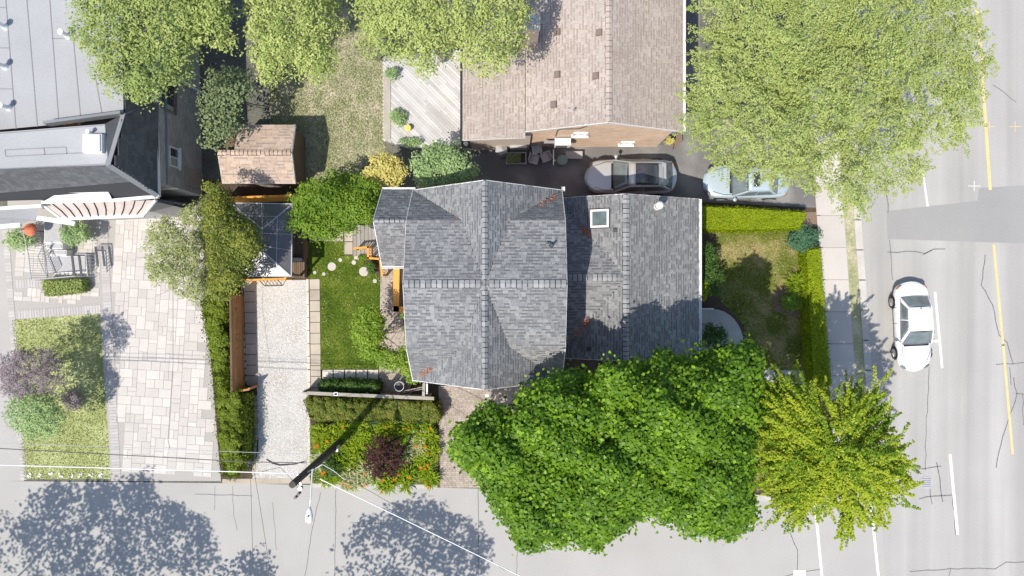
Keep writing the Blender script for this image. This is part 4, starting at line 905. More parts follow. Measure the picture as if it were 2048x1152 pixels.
# own deck, porch stairs and orange railings
pd = thing('porch_deck',W(735,475),'small grey boarded landing under the west porch roof','deck'); a,b = W(706,512,.3),W(790,450,.3)
nb = 11; bw = (b.x-a.x)/nb; me = unit('deck_board','deck_grey')
for k in range(nb): piece('board',me,pd,(a.x+bw*(k+.5),(a.y+b.y)/2,.30),(bw-.018,0,0),(0,b.y-a.y,0),(0,0,.04))
mb = MB(); mb.box(a.x+.02,a.y+.02,.0,b.x-.02,b.y-.02,.275); mb.build('skirt','wood_grey',pd)
def railing(name,label,pts,z0,h,m='wood_orange',bm='white_vinyl',wd=.14,step=.13,group=None,cat='railing'):
    P = [W(x,y,z0+h) for x,y in pts]; root = thing(name,(P[0].x,P[0].y,z0),label,cat,group)
    mb = MB()
    for a,b in zip(P,P[1:]): dn=(b-a).normalized(); mb.bar(a-dn*wd*.45,b+dn*wd*.45,wd,.04)
    mb.build('top_rail',m,root); mb = MB()
    for a,b in zip(P,P[1:]): mb.bar(a-V(0,0,h-.12),b-V(0,0,h-.12),.05,.04)
    mb.build('bottom_rail',m,root)
    for p in P: mb = MB(); mb.box(p.x-.045,p.y-.045,z0*0,p.x+.045,p.y+.045,z0+h-.02); mb.build('post',m,root)
    me = unit('baluster',bm)
    for a,b in zip(P,P[1:]):
        n = max(1,int((b-a).length/step))
        for k in range(1,n): q = a.lerp(b,k/n); piece('baluster',me,root,(q.x,q.y,z0+h/2+.03),(.03,0,0),(0,.03,0),(0,0,h-.16))
    return root
railing('stair_railing','stepped orange wood railing zigzagging round the porch landing',[(708,497),(736,494),(736,516),(760,518),(764,550)],.30,.95,bm='wood_orange',wd=.10)
railing('porch_railing','long straight orange wood railing left of the main roof above the brick walk',[(793,533),(792,618),(812,620)],.55,.95,wd=.30,bm='wood_orange')
mb = MB(); a,b = W(795,620,.5),W(832,533,.5); mb.box(a.x,a.y,.02,b.x,b.y,.5); tag(mb.build('porch_floor','wood_brown'),'dark timber porch floor behind the long orange railing','porch')
for k in range(2):
    a,b = W(708,512+7*k,.2-.09*k),W(733,505+7*k,.2-.09*k); mb = MB(); mb.box(a.x,a.y+.01,0.02,b.x,b.y-.01,.2-.09*k)
    tag(mb.build('stair_step','concrete_walk'),['upper','lower'][k]+' pale step below the stepped orange railing','step','porch steps')
mb = MB(); c = W(744,452,1); mb.ball(c,.14,10,.5); mb.cyl((c.x,c.y,.3),.1,.6,10); tag(mb.build('outdoor_light','dark_metal'),'small dark round lantern post at the landing by the porch roof','lantern')
# timber screen fence behind the hedge
tf = board_fence('timber_fence','weathered grey timber fence with a flat cap between shrubs and hedge', W(620,779), W(862,789), 1.25, 48, 'wood_grey', horizontal=False, posts=5, side=1)
mb = MB(); mb.bar(W(614,786,1.32),W(868,797,1.32),.17,.05); mb.build('cap_board','wood_grey',tf)
mb = MB(); c = W(672,788,1.35); mb.box(c.x-.11,c.y-.09,1.345,c.x+.11,c.y+.09,1.40); pl = mb.build('post_light','white_metal'); tag(pl,'small white square post light on the grey fence cap','light'); mb = MB(); mb.box(c.x-.065,c.y-.05,1.40,c.x+.065,c.y+.05,1.41); mb.build('lens','cap_dark',pl)
mb = MB(); mb.bar(W(848,766,1.3),W(847,792,1.3),.14,.06); tag(mb.build('fence_beam','wood_grey'),'short grey beam from the timber fence towards the house corner','beam')
mb = MB(); mb.bar(W(854,767,1.3),W(854,788,1.3),.08,.05); tag(mb.build('downspout','white_metal'),'white downspout piece beside the short grey beam','downspout')
mb = MB(); mb.bar(W(804,783,.9),W(845,774,.9),.05,.05); mb.bar(W(804,786,.85),W(845,778,.85),.04,.03); tag(mb.build('timber_strips','wood_grey'),'two thin pale timber strips leaning beside the metal hoop','timber')
c = W(798,773,1.0); mb = MB(); pts = [c+V(.24*math.cos(t),.24*math.sin(t),0) for t in np.linspace(0,2*math.pi,25)]; mb.path(pts,.014,6,False)
tag(mb.build('plant_hoop','steel'),'thin pale metal hoop over the pot near the house corner','hoop')
mb = MB(); mb.cyl((c.x,c.y,0),.18,.5,14,.22); tag(mb.build('plant_pot','dark_metal'),'pot under the metal hoop beside the grey fence','pot')
# hose reel / debris
# ============================================================= UTILITY POLE, LAMP, CABLES
pb = V(-8.93,-8.02,0); pole = thing('utility_pole',pb,'dark leaning wooden utility pole rising from the flower bed','utility pole')
mb = MB(); mb.path([pb,pb+V(-.02,0,4.3),pb+V(-.05,-.02,8.5)],[.20,.17,.14],14); mb.build('shaft','pole_wood',pole,smooth=False)
mb = MB(); q = W(680,894,.8); mb.box(pb.x+.19,pb.y-.12,1.6,pb.x+.27,pb.y+.12,2.1); mb.build('plate','steel',pole)
top = pb+V(-.05,-.02,8.4)
mb = MB(); mb.bar(top+V(0,0,-.9),W(602,965,7.6),.06,.06); mb.bar(W(596,948,7.6),W(603,975,7.6),.07,.07); mb.cyl(W(603,975,7.6),.08,.22,10); mb.build('cross_bracket','steel',pole)
for px,py in ((600,985),(594,992)): mb = MB(); mb.cyl(W(px,py,7.4),.06,.28,10); mb.build('insulator','dark_metal',pole)
lamp = thing('street_lamp',W(626,935,7.3),'white cobra head street lamp on a thin arm above the side street','street lamp')
mb = MB(); mb.path([V(-8.93,-8.02,6.7),W(625,938,7.2),W(621,1000,7.9),W(619,1018,7.95)],[.035,.035,.03,.03],8); mb.build('arm','white_metal',lamp)
h0,h1 = W(619,1014,7.95),W(618,1046,7.9); mb = MB(); mb.path([h0,h0.lerp(h1,.25),h0.lerp(h1,.6),h0.lerp(h1,.9),h1],[.05,.11,.16,.14,.05],14); mb.build('lamp_head','white_metal',lamp,smooth=True)
mb = MB(); mb.cyl(h0.lerp(h1,.5)+V(0,0,.12),.035,.07,10); mb.build('photocell','cap_dark',lamp)
def cable(label, pts, r, m, sag=.15):
    P = []
    for a,b in zip(pts,pts[1:]):
        for k in range(12): t=k/12; q=a.lerp(b,t); q.z -= 4*sag*t*(1-t); P.append(q)
    P.append(pts[-1]); mb = MB(); mb.path(P,r,6); return tag(mb.build('overhead_cable',m),label,'cable','overhead cables')
cable('thick bright white cable crossing the left lot to the top of the utility pole',[W(-300,921,8.2),W(0,930,8.2),W(588,947,8.2)],.020,'cable_white',.02)
cable('thick bright white cable running diagonally from the pole over the side street to bottom centre',[W(640,958,8.2),W(1040,1152,8.2),W(1300,1280,8.2)],.020,'cable_white',.03)
cable('upper grey cable above the white one over the left lot, ending at the pole',[W(-300,879,7.2),W(0,886,7.2),W(640,910,7.2)],.010,'canopy_rib',.02)
cable('thin dark cable just below the upper grey one over the left lot',[W(-300,890,7.0),W(0,897,7.0),W(495,924,7.0),W(614,926,7.0)],.018,'cable_dark',.02)
cable('thin cable from the dark splice across the side street, left of its pair',[W(500,925,6.9),W(506,1180,6.9)],.010,'cable_dark',.05)
cable('thin cable from the dark splice slanting right across the side street',[W(503,925,6.9),W(512,965,6.9),W(545,1180,6.9)],.010,'cable_dark',.05)
cable('thin dark cable from the flower bed corner towards the maple shade',[W(640,935,6.6),W(700,960,6.6),W(860,1052,6.6),W(1010,1140,6.6)],.010,'cable_dark',.03)
cable('thin white loop of wire beside the top of the lamp arm',[W(625,940,7.1),W(645,929,7.1),W(668,942,7.0),W(690,960,6.8)],.012,'cable_white',.0)
cable('thin vertical service cable over the pale forecourt',[W(346,480,5.5),W(346,730,5.5),W(336,880,6.2),W(340,897,7.0)],.009,'cable_dark',.0)
cable('thin service wire slanting down from the pole to the metal bracket',[W(520,945,6.9),W(560,935,6.9),W(595,975,7.2)],.01,'cable_dark',.1)
mb = MB(); mb.path([W(533,918,6.95),W(545,926,6.95),W(560,930,6.95),W(590,928,6.95),W(612,922,6.95)],[.03,.045,.04,.03,.02],8); tag(mb.build('cable_splice','cable_dark'),'thick dark splice on the cable over the gravel drive','cable splice')
mb = MB(); mb.ball(W(500,924,6.95),.1,10); mb.ball(W(497,930,6.9),.08,8); tag(mb.build('cable_coupling','cable_dark'),'dark coupling where the two street crossing wires meet','coupling')
cable('thin service wire from the pole across the gravel drive to the house south corner',[top+V(0,0,-.6),V(-3.5,-3.9,5.6)],.008,'cable_dark',.15)
# ============================================================= CARS
def patch(P, n=6, m=6, bulge=0, bv=(0,0,1), crown=None):
    """smooth patch over four corners P00,P10,P11,P01; bulge along bv"""
    P = [Vector(p) for p in P]; bv = Vector(bv); vs = []; fs = []
    for i in range(n+1):
        for j in range(m+1):
            u, v = i/n, j/m; q = P[0]*(1-u)*(1-v)+P[1]*u*(1-v)+P[2]*u*v+P[3]*(1-u)*v
            vs.append(q+bv*bulge*(1-(2*v-1)**2)*(1 if crown is None else 1))
    for i in range(n):
        for j in range(m): a = i*(m+1)+j; fs.append((a,a+1,a+m+2,a+m+1))
    return vs, fs
def car(name, label, loc, rz, L, Wd, Ht, paint, kind='sedan', sunroof=None, glass='glass', mirrors=True):
    root = thing(name, loc, label, 'car', None, rz); h = Wd/2
    zb = Ht*.60; cowl, rf, rr_, dk = (.20*L,.04*L,-.24*L,-.36*L) if kind == 'sedan' else (.21*L,.06*L,-.34*L,-.46*L)
    if kind == 'suv': zb = Ht*.58
    # lower body loft: stations along x
    st = [(.50,.55,.40,.62),(.485,.74,.34,.72),(.44,.90,.26,.82),(.36,.985,.22,.90),(.26,1.,.20,.96),(.15,1.,.20,1.0),(0,1.,.2,1.0),(-.2,1.,.2,1.0),(-.33,1.,.2,1.0 if kind=='suv' else .99),(-.42,.96,.24,.98),(-.475,.86,.30,.90),(-.50,.66,.40,.74)]
    ring = [(.0,0),(.55,0.),(.86,.02),(.97,.25),(1.,.52),(.985,.74),(.90,.93),(.74,.985),(.4,1.01),(0,1.03)]
    vs = []; fs = []; R = ring[:]+[(-a,b) for a,b in ring[-2:0:-1]]; k = len(R)
    for sx, sw, zl, zt in st:
        for a,b in R: bow = (1-abs(a)**2)*.035*L*(1 if sx > .4 else (-1 if sx < -.4 else 0))*(abs(sx)-.4)*10; vs.append((sx*L+bow, a*h*sw, zl+(zb*zt-zl)*b))
    for i in range(len(st)-1):
        for j in range(k): fs.append((i*k+j,i*k+(j+1)%k,(i+1)*k+(j+1)%k,(i+1)*k+j))
    fs += [tuple(range(k)), tuple(range((len(st)-1)*k,len(st)*k))[::-1]]
    mb = MB(); mb.add(vs,fs); body = mb.build('body',paint,root,local=True,smooth=True)
    ss_ = body.modifiers.new('smooth','SUBSURF'); ss_.levels = 1; ss_.render_levels = 2
    wb, wr = h*.90, h*.68; zr_ = Ht; zc = zb*.97
    F0,F1 = (cowl,-wb,zc),(cowl,wb,zc); G0,G1 = (rf,-wr,zr_-.05),(rf,wr,zr_-.05); H0,H1 = (rr_,-wr*.96,zr_-.06),(rr_,wr*.96,zr_-.06); I0,I1 = (dk,-wb*.90,zc),(dk,wb*.90,zc)
    def P(pts,b,bv=(0,0,1),bx=0,name='x',m='glass',shift=0,n=6,mm=8,lift=0):
        v,f = patch(pts,n,mm,b,bv); mb = MB(); mb.add([Vector(q)+Vector((0,0,lift)) for q in v],f); o = mb.build(name,m,root,local=True,smooth=True)
        s = o.modifiers.new('thick','SOLIDIFY'); s.thickness = .012; s.offset = 0; return o
    P([G0,H0,H1,G1],.07,name='roof',m=paint)
    ws_ = P([F0,G0,G1,F1],.07,(.8,0,.5),name='windshield',m=glass)
    P([H0,I0,I1,H1],.07,(-.7,0,.5),name='rear_window',m=glass)
    for s in (-1,1):
        a,b,c_,d = [Vector(q[0 if s<0 else 1]) for q in ((F0,F1),(G0,G1),(H0,H1),(I0,I1))]
        # pillars and rails in body colour with windows inside
        P([a,b,c_,d],0,name='side_frame',m=paint,n=4,mm=4)
        o_ = V(0,s*.018,.008); cen = (a+b+c_+d)/4
        def ins(p,t=.1): return Vector(p).lerp(cen,t)+o_
        lo = lambda x: ins(V(x,0,0),0)
        mt, mbt = (b.lerp(c_,.45)), (a.lerp(d,.52))
        for q in ([ins(a,.16),ins(b,.12),mt.lerp(cen,.10)+o_+V(.03,0,0),mbt.lerp(cen,.14)+o_+V(.03,0,0)],[mbt.lerp(cen,.14)+o_-V(.03,0,0),mt.lerp(cen,.10)+o_-V(.03,0,0),ins(c_,.12),ins(d,.20)]):
            P(q,.0,name='side_window',m=glass,n=3,mm=3)
        mb = MB(); mb.bar(a+V(0,0,.0),b,.05,.04); mb.bar(b,c_,.045,.04); mb.bar(c_,d,.05,.04); mb.build('pillar',paint,root,local=True)
        if mirrors:
            mb = MB(); c0 = V(cowl-.12,s*(h*.97),zb+.03); mb.ball(c0+V(0,s*.12,.04),.11,10,.7); mb.bar(c0-V(0,s*.06,0),c0+V(0,s*.1,.02),.05,.05); o = mb.build('mirror',paint,root,local=True,smooth=True); 
        for x,nm in ((.10*L,'door_handle'),(-.14*L,'door_handle')): mb = MB(); mb.box(x-.1,s*h*.995-.015,zb*.86,x+.1,s*h*.995+.015,zb*.86+.03); mb.build('door_handle',paint if kind!='suv' else 'chrome',root,local=True)
        # lamps
        mb = MB(); mb.path([(.455*L,s*h*.80,zb*.74),(.475*L,s*h*.66,zb*.70),(.492*L,s*h*.5,zb*.66)],[.07,.09,.06],8); mb.build('headlight','glass',root,local=True,smooth=True)
        mb = MB(); mb.path([(-.452*L,s*h*.86,zb*.80),(-.482*L,s*h*.70,zb*.78),(-.494*L,s*h*.55,zb*.76)],[.06,.07,.05],8); mb.build('taillight','terracotta',root,local=True,smooth=True)
        for x in (.31*L,-.30*L):
            r = Ht*.225; mb = MB(); mb.path([(x,s*(h-.19),r),(x,s*(h-.17),r),(x,s*(h+.005),r),(x,s*(h+.02),r)],[r*.9,r,r,r*.88],22)
            wh = mb.build('wheel','rubber',root,local=True); mb = MB(); mb.path([(x,s*(h+.018),r),(x,s*(h+.032),r)],[r*.68,r*.6],16)
            for q in range(5): t = q*2*math.pi/5; mb.bar((x,s*(h+.035),r),(x+r*.62*math.cos(t),s*(h+.035),r+r*.62*math.sin(t)),.05,.02)
            mb.build('rim','steel',wh,local=True)
            wa = MB(); pts_ = [(x+r*1.12*math.cos(t),s*(h+.008),r+r*1.12*math.sin(t)) for t in np.linspace(0,math.pi,13)]; wa.path(pts_,.022,6); wa.build('wheel_arch','rubber',root,local=True)
    for s in (-1,1):
        for x in (.155*L,-.045*L,-.235*L): mb = MB(); mb.path([(x,s*h*.985,zb*.93),(x,s*h*1.003,zb*.72),(x,s*h*1.0,zb*.36)],.008,4); mb.build('door_seam','cap_dark',root,local=True)
    # shut lines of bonnet and boot lie in the surface
    mb = MB(); zz = zb*1.0
    mb.path([(cowl+.06,-h*.80,zb*.99),(.30*L,-h*.80,zb*.965),(.43*L,-h*.60,zb*.87)],.011,5); mb.path([(cowl+.06,h*.80,zb*.99),(.30*L,h*.80,zb*.965),(.43*L,h*.60,zb*.87)],.011,5); mb.build('bonnet_seam','cap_dark',root,local=True)
    mb = MB(); mb.box(.485*L,-h*.4,zb*.42,.502*L+.02,h*.4,zb*.62); mb.build('grille','cap_dark',root,local=True)
    mb = MB(); mb.bar((cowl+.07,-wb*.8,zc+.012),(cowl+.07,wb*.8,zc+.012),.09,.03); mb.build('cowl','cap_dark',root,local=True)
    mb = MB(); mb.bar((cowl-.0,-.1,zc+.06),(cowl-.12,wb*.5,zc+.13),.02,.02); mb.build('wiper','rubber',root,local=True)
    if kind=='sedan':
        mb = MB(); mb.path([(rr_-.02+.12,0,zr_+.01),(rr_+.02,0,zr_+.06)],[.035,.01],6); mb.build('antenna','black_metal',root,local=True)
        mb = MB(); mb.path([(dk-.04,-h*.74,zb*.985),(-.475*L,-h*.62,zb*.90)],.008,5); mb.path([(dk-.04,h*.74,zb*.985),(-.475*L,h*.62,zb*.90)],.008,5); mb.build('boot_seam','cap_dark',root,local=True)
    else:
        mb = MB(); mb.bar((rr_-.02,-wr*.9,zr_-.03),(rr_-.02,wr*.9,zr_-.03),.22,.03); mb.build('spoiler',paint,root,local=True)
        for s in (-1,1): mb = MB(); mb.bar((rf-.1,s*wr*.98,zr_+.02),(rr_+.1,s*wr*.98,zr_+.02),.04,.04); mb.build('roof_rail','steel',root,local=True)
    if sunroof: x0,x1,wd = sunroof; v,f = patch([(x1*L,-wd*h,zr_+.012),(x0*L,-wd*h,zr_+.012),(x0*L,wd*h,zr_+.012),(x1*L,wd*h,zr_+.012)],2,8,.045); mb = MB(); mb.add(v,f); o = mb.build('sunroof','glass_dark',root,local=True,smooth=True); s = o.modifiers.new('thick','SOLIDIFY'); s.thickness=.01
    for s in (1,-1): mb = MB(); mb.box(s*.5*L-(.02 if s>0 else -.0),-.26,.42,s*.5*L+(.0 if s>0 else .02)+s*.0,.26,.53); mb.build('licence_plate','white_vinyl',root,local=True)
    return root
car('sedan_car','white sedan driving down the main road right of the sidewalk',V(20.75,-2.0,.012),math.radians(-87.2),4.36,1.78,1.42,'car_white','sedan')
car('suv_car','grey hatchback parked on the dark driveway behind the house wing',V(6.15,5.75,.012),math.radians(180),4.45,1.82,1.55,'car_grey','suv',sunroof=(-.16,-.30,.55) if False else (-.28,-.02,.60))
car('compact_car','light blue car with sunroof parked at the sidewalk end of the driveway',V(12.15,5.50,.012),math.radians(180),4.15,1.74,1.42,'car_blue','sedan',sunroof=(-.10,-.02,.42))
# ============================================================= VEGETATION
MAPLE = [(905,870),(925,850),(955,835),(990,800),(1020,835),(1040,820),(1045,790),(1100,760),(1140,745),(1180,765),(1215,735),(1250,712),(1290,735),(1330,712),(1375,725),(1400,705),(1440,720),(1480,700),(1512,692),(1522,740),(1535,790),(1530,840),(1510,900),(1500,965),(1505,1010),(1490,1060),(1455,1072),(1400,1070),(1330,1035),(1290,1030),(1270,1050),(1200,1095),(1150,1080),(1060,1098),(1020,1060),(985,1020),(960,965),(940,930),(915,905)]
tree('maple_tree','big bright green maple between the house and the side street','tree',MAPLE,7.0,10.0,.42,.085,85,'leaf_maple',(1290,905),.30,asp=.75,seed=1,sp=.78,nlimb=12,lumpamp=1.5,under=.8)
tree('small_maple','low maple limb crown over the brick front walk, left of the big maple','tree',[(905,870),(930,848),(970,850),(1010,845),(1050,830),(1060,900),(1040,960),(985,965),(955,955),(935,925),(908,900)],4.2,5.6,.42,.09,60,'leaf_maple',(1010,905),.14,asp=.75,seed=4,sp=.85,nlimb=6,lumpamp=.9)
GOLD = [(1540,775),(1600,758),(1640,790),(1690,800),(1710,765),(1725,790),(1760,770),(1745,815),(1790,825),(1760,850),(1790,880),(1800,905),(1825,930),(1800,945),(1828,965),(1800,985),(1815,1010),(1780,1000),(1790,1030),(1740,1010),(1760,1060),(1720,1030),(1690,1065),(1670,1010),(1620,1020),(1600,1055),(1580,1010),(1550,1030),(1560,985),(1510,975),(1535,900),(1520,840)]
frond_tree('locust_tree','spiky yellow green tree at the street corner beside the main road','tree',GOLD,7.0,9.2,(1655,905),500,1.9,.052,'leaf_gold',(1665,905),.18,spread=.5,wid=.14,nl=140,seed=3,droop=.3,asp=.6,clumped=.6)
BIG = [(1388,-120),(1392,20),(1408,100),(1380,190),(1382,250),(1405,300),(1440,335),(1500,345),(1560,350),(1590,385),(1640,370),(1690,410),(1720,440),(1735,405),(1760,385),(1800,370),(1850,345),(1830,300),(1880,280),(1935,300),(1940,260),(1960,220),(1955,180),(1985,130),(1972,60),(1945,-20),(1940,-150)]
frond_tree('honey_locust','huge pale green feathery tree filling the upper right corner','tree',BIG,7.6,10.6,(1680,120),1650,1.5,.045,'leaf_pale',(1640,110),.35,spread=1.1,wid=.20,nl=90,seed=5,droop=.25,asp=.5,nlimb=12,clumped=1.9)
OL = [(405,365),(430,362),(446,375),(462,398),(480,425),(512,455),(523,490),(515,520),(497,548),(482,570),(462,590),(430,604),(410,600),(412,520),(402,440)]
tree('garden_tree','dark olive green tree inside the lot, overhanging the grey gazebo','tree',OL,3.4,5.4,.24,.055,46,'leaf_olive',(440,500),.12,asp=.5,seed=8,sp=.95,gap=.12,nlimb=7,lumpamp=1.6)
PT = [(285,500),(298,452),(325,425),(350,432),(372,408),(400,405),(412,450),(414,520),(420,590),(398,612),(372,598),(350,588),(330,565),(305,570),(292,540)]
tree('ornamental_pear','pale olive small tree spreading over the paved forecourt, left of the dark one','tree',PT,3.2,4.8,.22,.05,34,'leaf_olive_pale',(392,510),.09,asp=.5,seed=28,sp=1.0,gap=.30,nlimb=9,lumpamp=1.4)
tree('backyard_tree','pale grey green tree over the flat roof at top left','tree',[(140,-60),(400,-60),(410,60),(375,150),(330,190),(285,205),(235,195),(195,160),(165,110),(140,40)],8.0,9.8,.36,.065,56,'leaf_pale',(370,60),.2,asp=.5,seed=11,gap=.24,bark='bark_pale',nlimb=10)
tree('backyard_tree','lime green tree crown between the flat roofed building and the open yard','tree',[(330,-80),(470,-80),(455,20),(460,100),(440,120),(420,75),(380,100),(345,40)],8.2,9.6,.34,.065,56,'leaf_pale_lime',(430,30),.18,asp=.5,seed=13,gap=.2,bark='bark_pale')
tree('backyard_tree','lime green tree with drooping tips above the patchy yard','tree',[(475,-80),(650,-80),(662,-10),(685,50),(665,80),(680,150),(650,140),(625,170),(600,140),(560,145),(540,190),(515,150),(495,90),(498,30)],7.6,9.4,.34,.065,56,'leaf_pale_lime',(575,20),.18,asp=.5,seed=14,gap=.26,bark='bark_pale')
tree('backyard_tree','pale green tree reaching over the deck and the brown roof','tree',[(700,-80),(1070,-80),(1060,20),(1050,75),(1030,120),(1010,158),(980,150),(930,130),(905,90),(890,110),(875,160),(850,165),(820,125),(780,110),(735,110),(715,40)],7.6,9.8,.36,.065,58,'leaf_pale_lime',(850,10),.22,asp=.5,seed=15,gap=.24,bark='bark_pale',nlimb=12)
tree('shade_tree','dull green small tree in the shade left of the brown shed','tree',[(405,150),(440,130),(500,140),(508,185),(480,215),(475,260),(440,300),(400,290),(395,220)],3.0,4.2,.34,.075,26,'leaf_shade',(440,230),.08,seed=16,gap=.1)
tree('backyard_shrub','green leafy bush hanging over the fence right of the shed','shrub',[(578,395),(610,370),(650,350),(690,345),(725,350),(760,372),(762,420),(745,450),(715,450),(700,462),(670,480),(640,478),(615,482),(600,465),(580,470),(572,440),(590,425)],2.4,3.7,.28,.06,44,'leaf_bright',(670,410),.08,seed=17,sp=.9,partname='foliage',lumpamp=2.2,gap=.14)
tree('yellow_shrub','pale yellow leafed shrub above the lot between two green shrubs','shrub',circle(768,343,42,34),2.0,2.8,.24,.06,44,'leaf_yellow',(768,350),.05,seed=18,partname='foliage')
tree('green_shrub','rounded pale green shrub behind the north end of the main roof','shrub',circle(885,335,66,46),2.4,3.6,.30,.065,48,'leaf_pale_green',(885,345),.07,seed=19,partname='foliage')
tree('crab_tree','airy bright green small tree between the lawn and the main roof','tree',[(702,645),(722,615),(752,612),(770,630),(772,665),(760,690),(790,700),(815,690),(812,640),(800,625),(835,630),(835,700),(822,730),(790,742),(765,738),(745,720),(722,718),(720,695),(708,680)],2.4,3.5,.21,.055,36,'leaf_lime',(765,668),.06,seed=20,gap=.06,asp=.55,sp=.9)
tree('corner_shrub','small bright shrub at the south west corner of the main roof','shrub',[(802,716),(822,712),(836,735),(842,755),(820,768),(802,750)],1.6,2.3,.18,.045,36,'leaf_lime',None,.04,seed=21,partname='foliage')
# hedges
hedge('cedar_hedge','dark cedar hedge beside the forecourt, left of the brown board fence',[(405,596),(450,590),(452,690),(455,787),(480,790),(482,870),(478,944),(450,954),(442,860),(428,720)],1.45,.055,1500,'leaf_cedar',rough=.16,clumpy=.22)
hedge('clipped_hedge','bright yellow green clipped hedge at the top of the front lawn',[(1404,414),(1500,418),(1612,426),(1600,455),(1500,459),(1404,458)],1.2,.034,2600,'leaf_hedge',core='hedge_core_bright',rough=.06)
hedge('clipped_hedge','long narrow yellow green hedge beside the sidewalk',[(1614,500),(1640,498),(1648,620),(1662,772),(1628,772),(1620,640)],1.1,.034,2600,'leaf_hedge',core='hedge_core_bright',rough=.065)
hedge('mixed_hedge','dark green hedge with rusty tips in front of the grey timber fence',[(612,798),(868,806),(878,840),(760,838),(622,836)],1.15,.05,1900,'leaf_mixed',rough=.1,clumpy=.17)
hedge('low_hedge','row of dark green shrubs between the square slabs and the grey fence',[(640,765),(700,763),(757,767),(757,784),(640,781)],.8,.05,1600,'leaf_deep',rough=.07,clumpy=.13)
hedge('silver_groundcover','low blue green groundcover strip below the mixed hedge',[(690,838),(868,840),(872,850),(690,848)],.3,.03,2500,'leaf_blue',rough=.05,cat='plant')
hedge('box_hedge','pale clipped box hedge beneath the grey entrance landing on the left',[(84,562),(164,560),(163,582),(90,590)],.7,.045,1500,'leaf_pale',rough=.05)
# front foundation plants
def sh_(name,label,cx,cy,rx,ry,z,m,cr=.2,leaf=.05,nl=44,group=None,cat='shrub',asp=.6): return shrub(name,label,cat,circle(cx,cy,rx,ry),z,cr,leaf,nl,m,group,seed=cx%17,asp=asp)
sh_('foundation_shrub','grey green conifer shrub against the east wall, topmost of the group',1415,510,20,26,1.5,'leaf_deep')
sh_('foundation_shrub','large dark green shrub in the middle of the east wall planting',1424,556,22,42,1.6,'leaf_deep',.24)
sh_('foundation_shrub','small bright yellow green shrub tucked against the east gutter',1408,580,13,22,1.7,'leaf_hedge',.16,.04)
sh_('foundation_shrub','dark shrub in shade just below the entrance step',1428,672,32,22,1.1,'leaf_deep',.22)
sh_('foundation_shrub','dark shrub beside the curved path under the maple edge',1440,705,30,16,1.2,'leaf_deep',.22)
sh_('corner_juniper','spreading blue green juniper at the driveway corner of the bright hedge',1610,478,27,28,.9,'leaf_blue',.2,.05)
sh_('lawn_shrub','round mid green shrub left of the fern clump in the front lawn',1585,603,22,17,.8,'leaf_bright',.17,.045)
sh_('lawn_shrub','small silvery green plant nearest the deck in the back lawn edge',742,536,9,12,.45,'leaf_deep',.1,.035,28)
sh_('lawn_shrub','small bushy plant just outside the porch rail bend',724,515,9,7,.5,'leaf_bright',.1,.035,28)
# blades: daylilies and ferns
def blades(name,label,cx,cy,r,n,m,z=.6,ln=.45,flowers=0,fm='petal_orange',group=None,cat='plant'):
    c = W(cx,cy,0); root = thing(name,c,label,cat,group); R = r/PPM
    P=[];N=[];U=[];S=[]
    ns_ = 8; cen = [(c.x+random.gauss(0,R*.45), c.y+random.gauss(0,R*.45)) for _ in range(ns_)]
    mb = MB()
    for i in range(n):
        q = random.choice(cen); a = random.uniform(0,2*math.pi); L = ln*random.uniform(.6,1.2); hh = z*random.uniform(.6,1.1); wd = .022*random.uniform(.7,1.3)
        d = V(math.cos(a),math.sin(a),0); s = V(-d.y,d.x,0)*wd; b = V(q[0],q[1],.03); p1 = b+d*L*.35+V(0,0,hh*.8); p2 = b+d*L*.75+V(0,0,hh); p3 = b+d*L*1.1+V(0,0,hh*.72); t = random.random()
        mb.add([b-s*.6,b+s*.6,p1-s,p1+s,p2-s*.9,p2+s*.9,p3],[(0,1,3,2),(2,3,5,4),(4,5,6)],t)
    mb.build('foliage',m,root)
    for i in range(flowers):
        q = V(c.x+random.gauss(0,R*.5),c.y+random.gauss(0,R*.5),z*1.15+random.uniform(-.1,.15)); f = MB()
        for k in range(6):
            a = k*math.pi/3+random.uniform(-.1,.1); d = V(math.cos(a),math.sin(a),0); s = V(-d.y,d.x,0)*.022; f.add([q,q+d*.05+s+V(0,0,.03),q+d*.105+V(0,0,.02),q+d*.05-s+V(0,0,.03)],[(0,1,2,3)],random.random())
        f.tube((q.x,q.y,.1),q,.006,n=4); f.build('flower',fm,root)
    return root
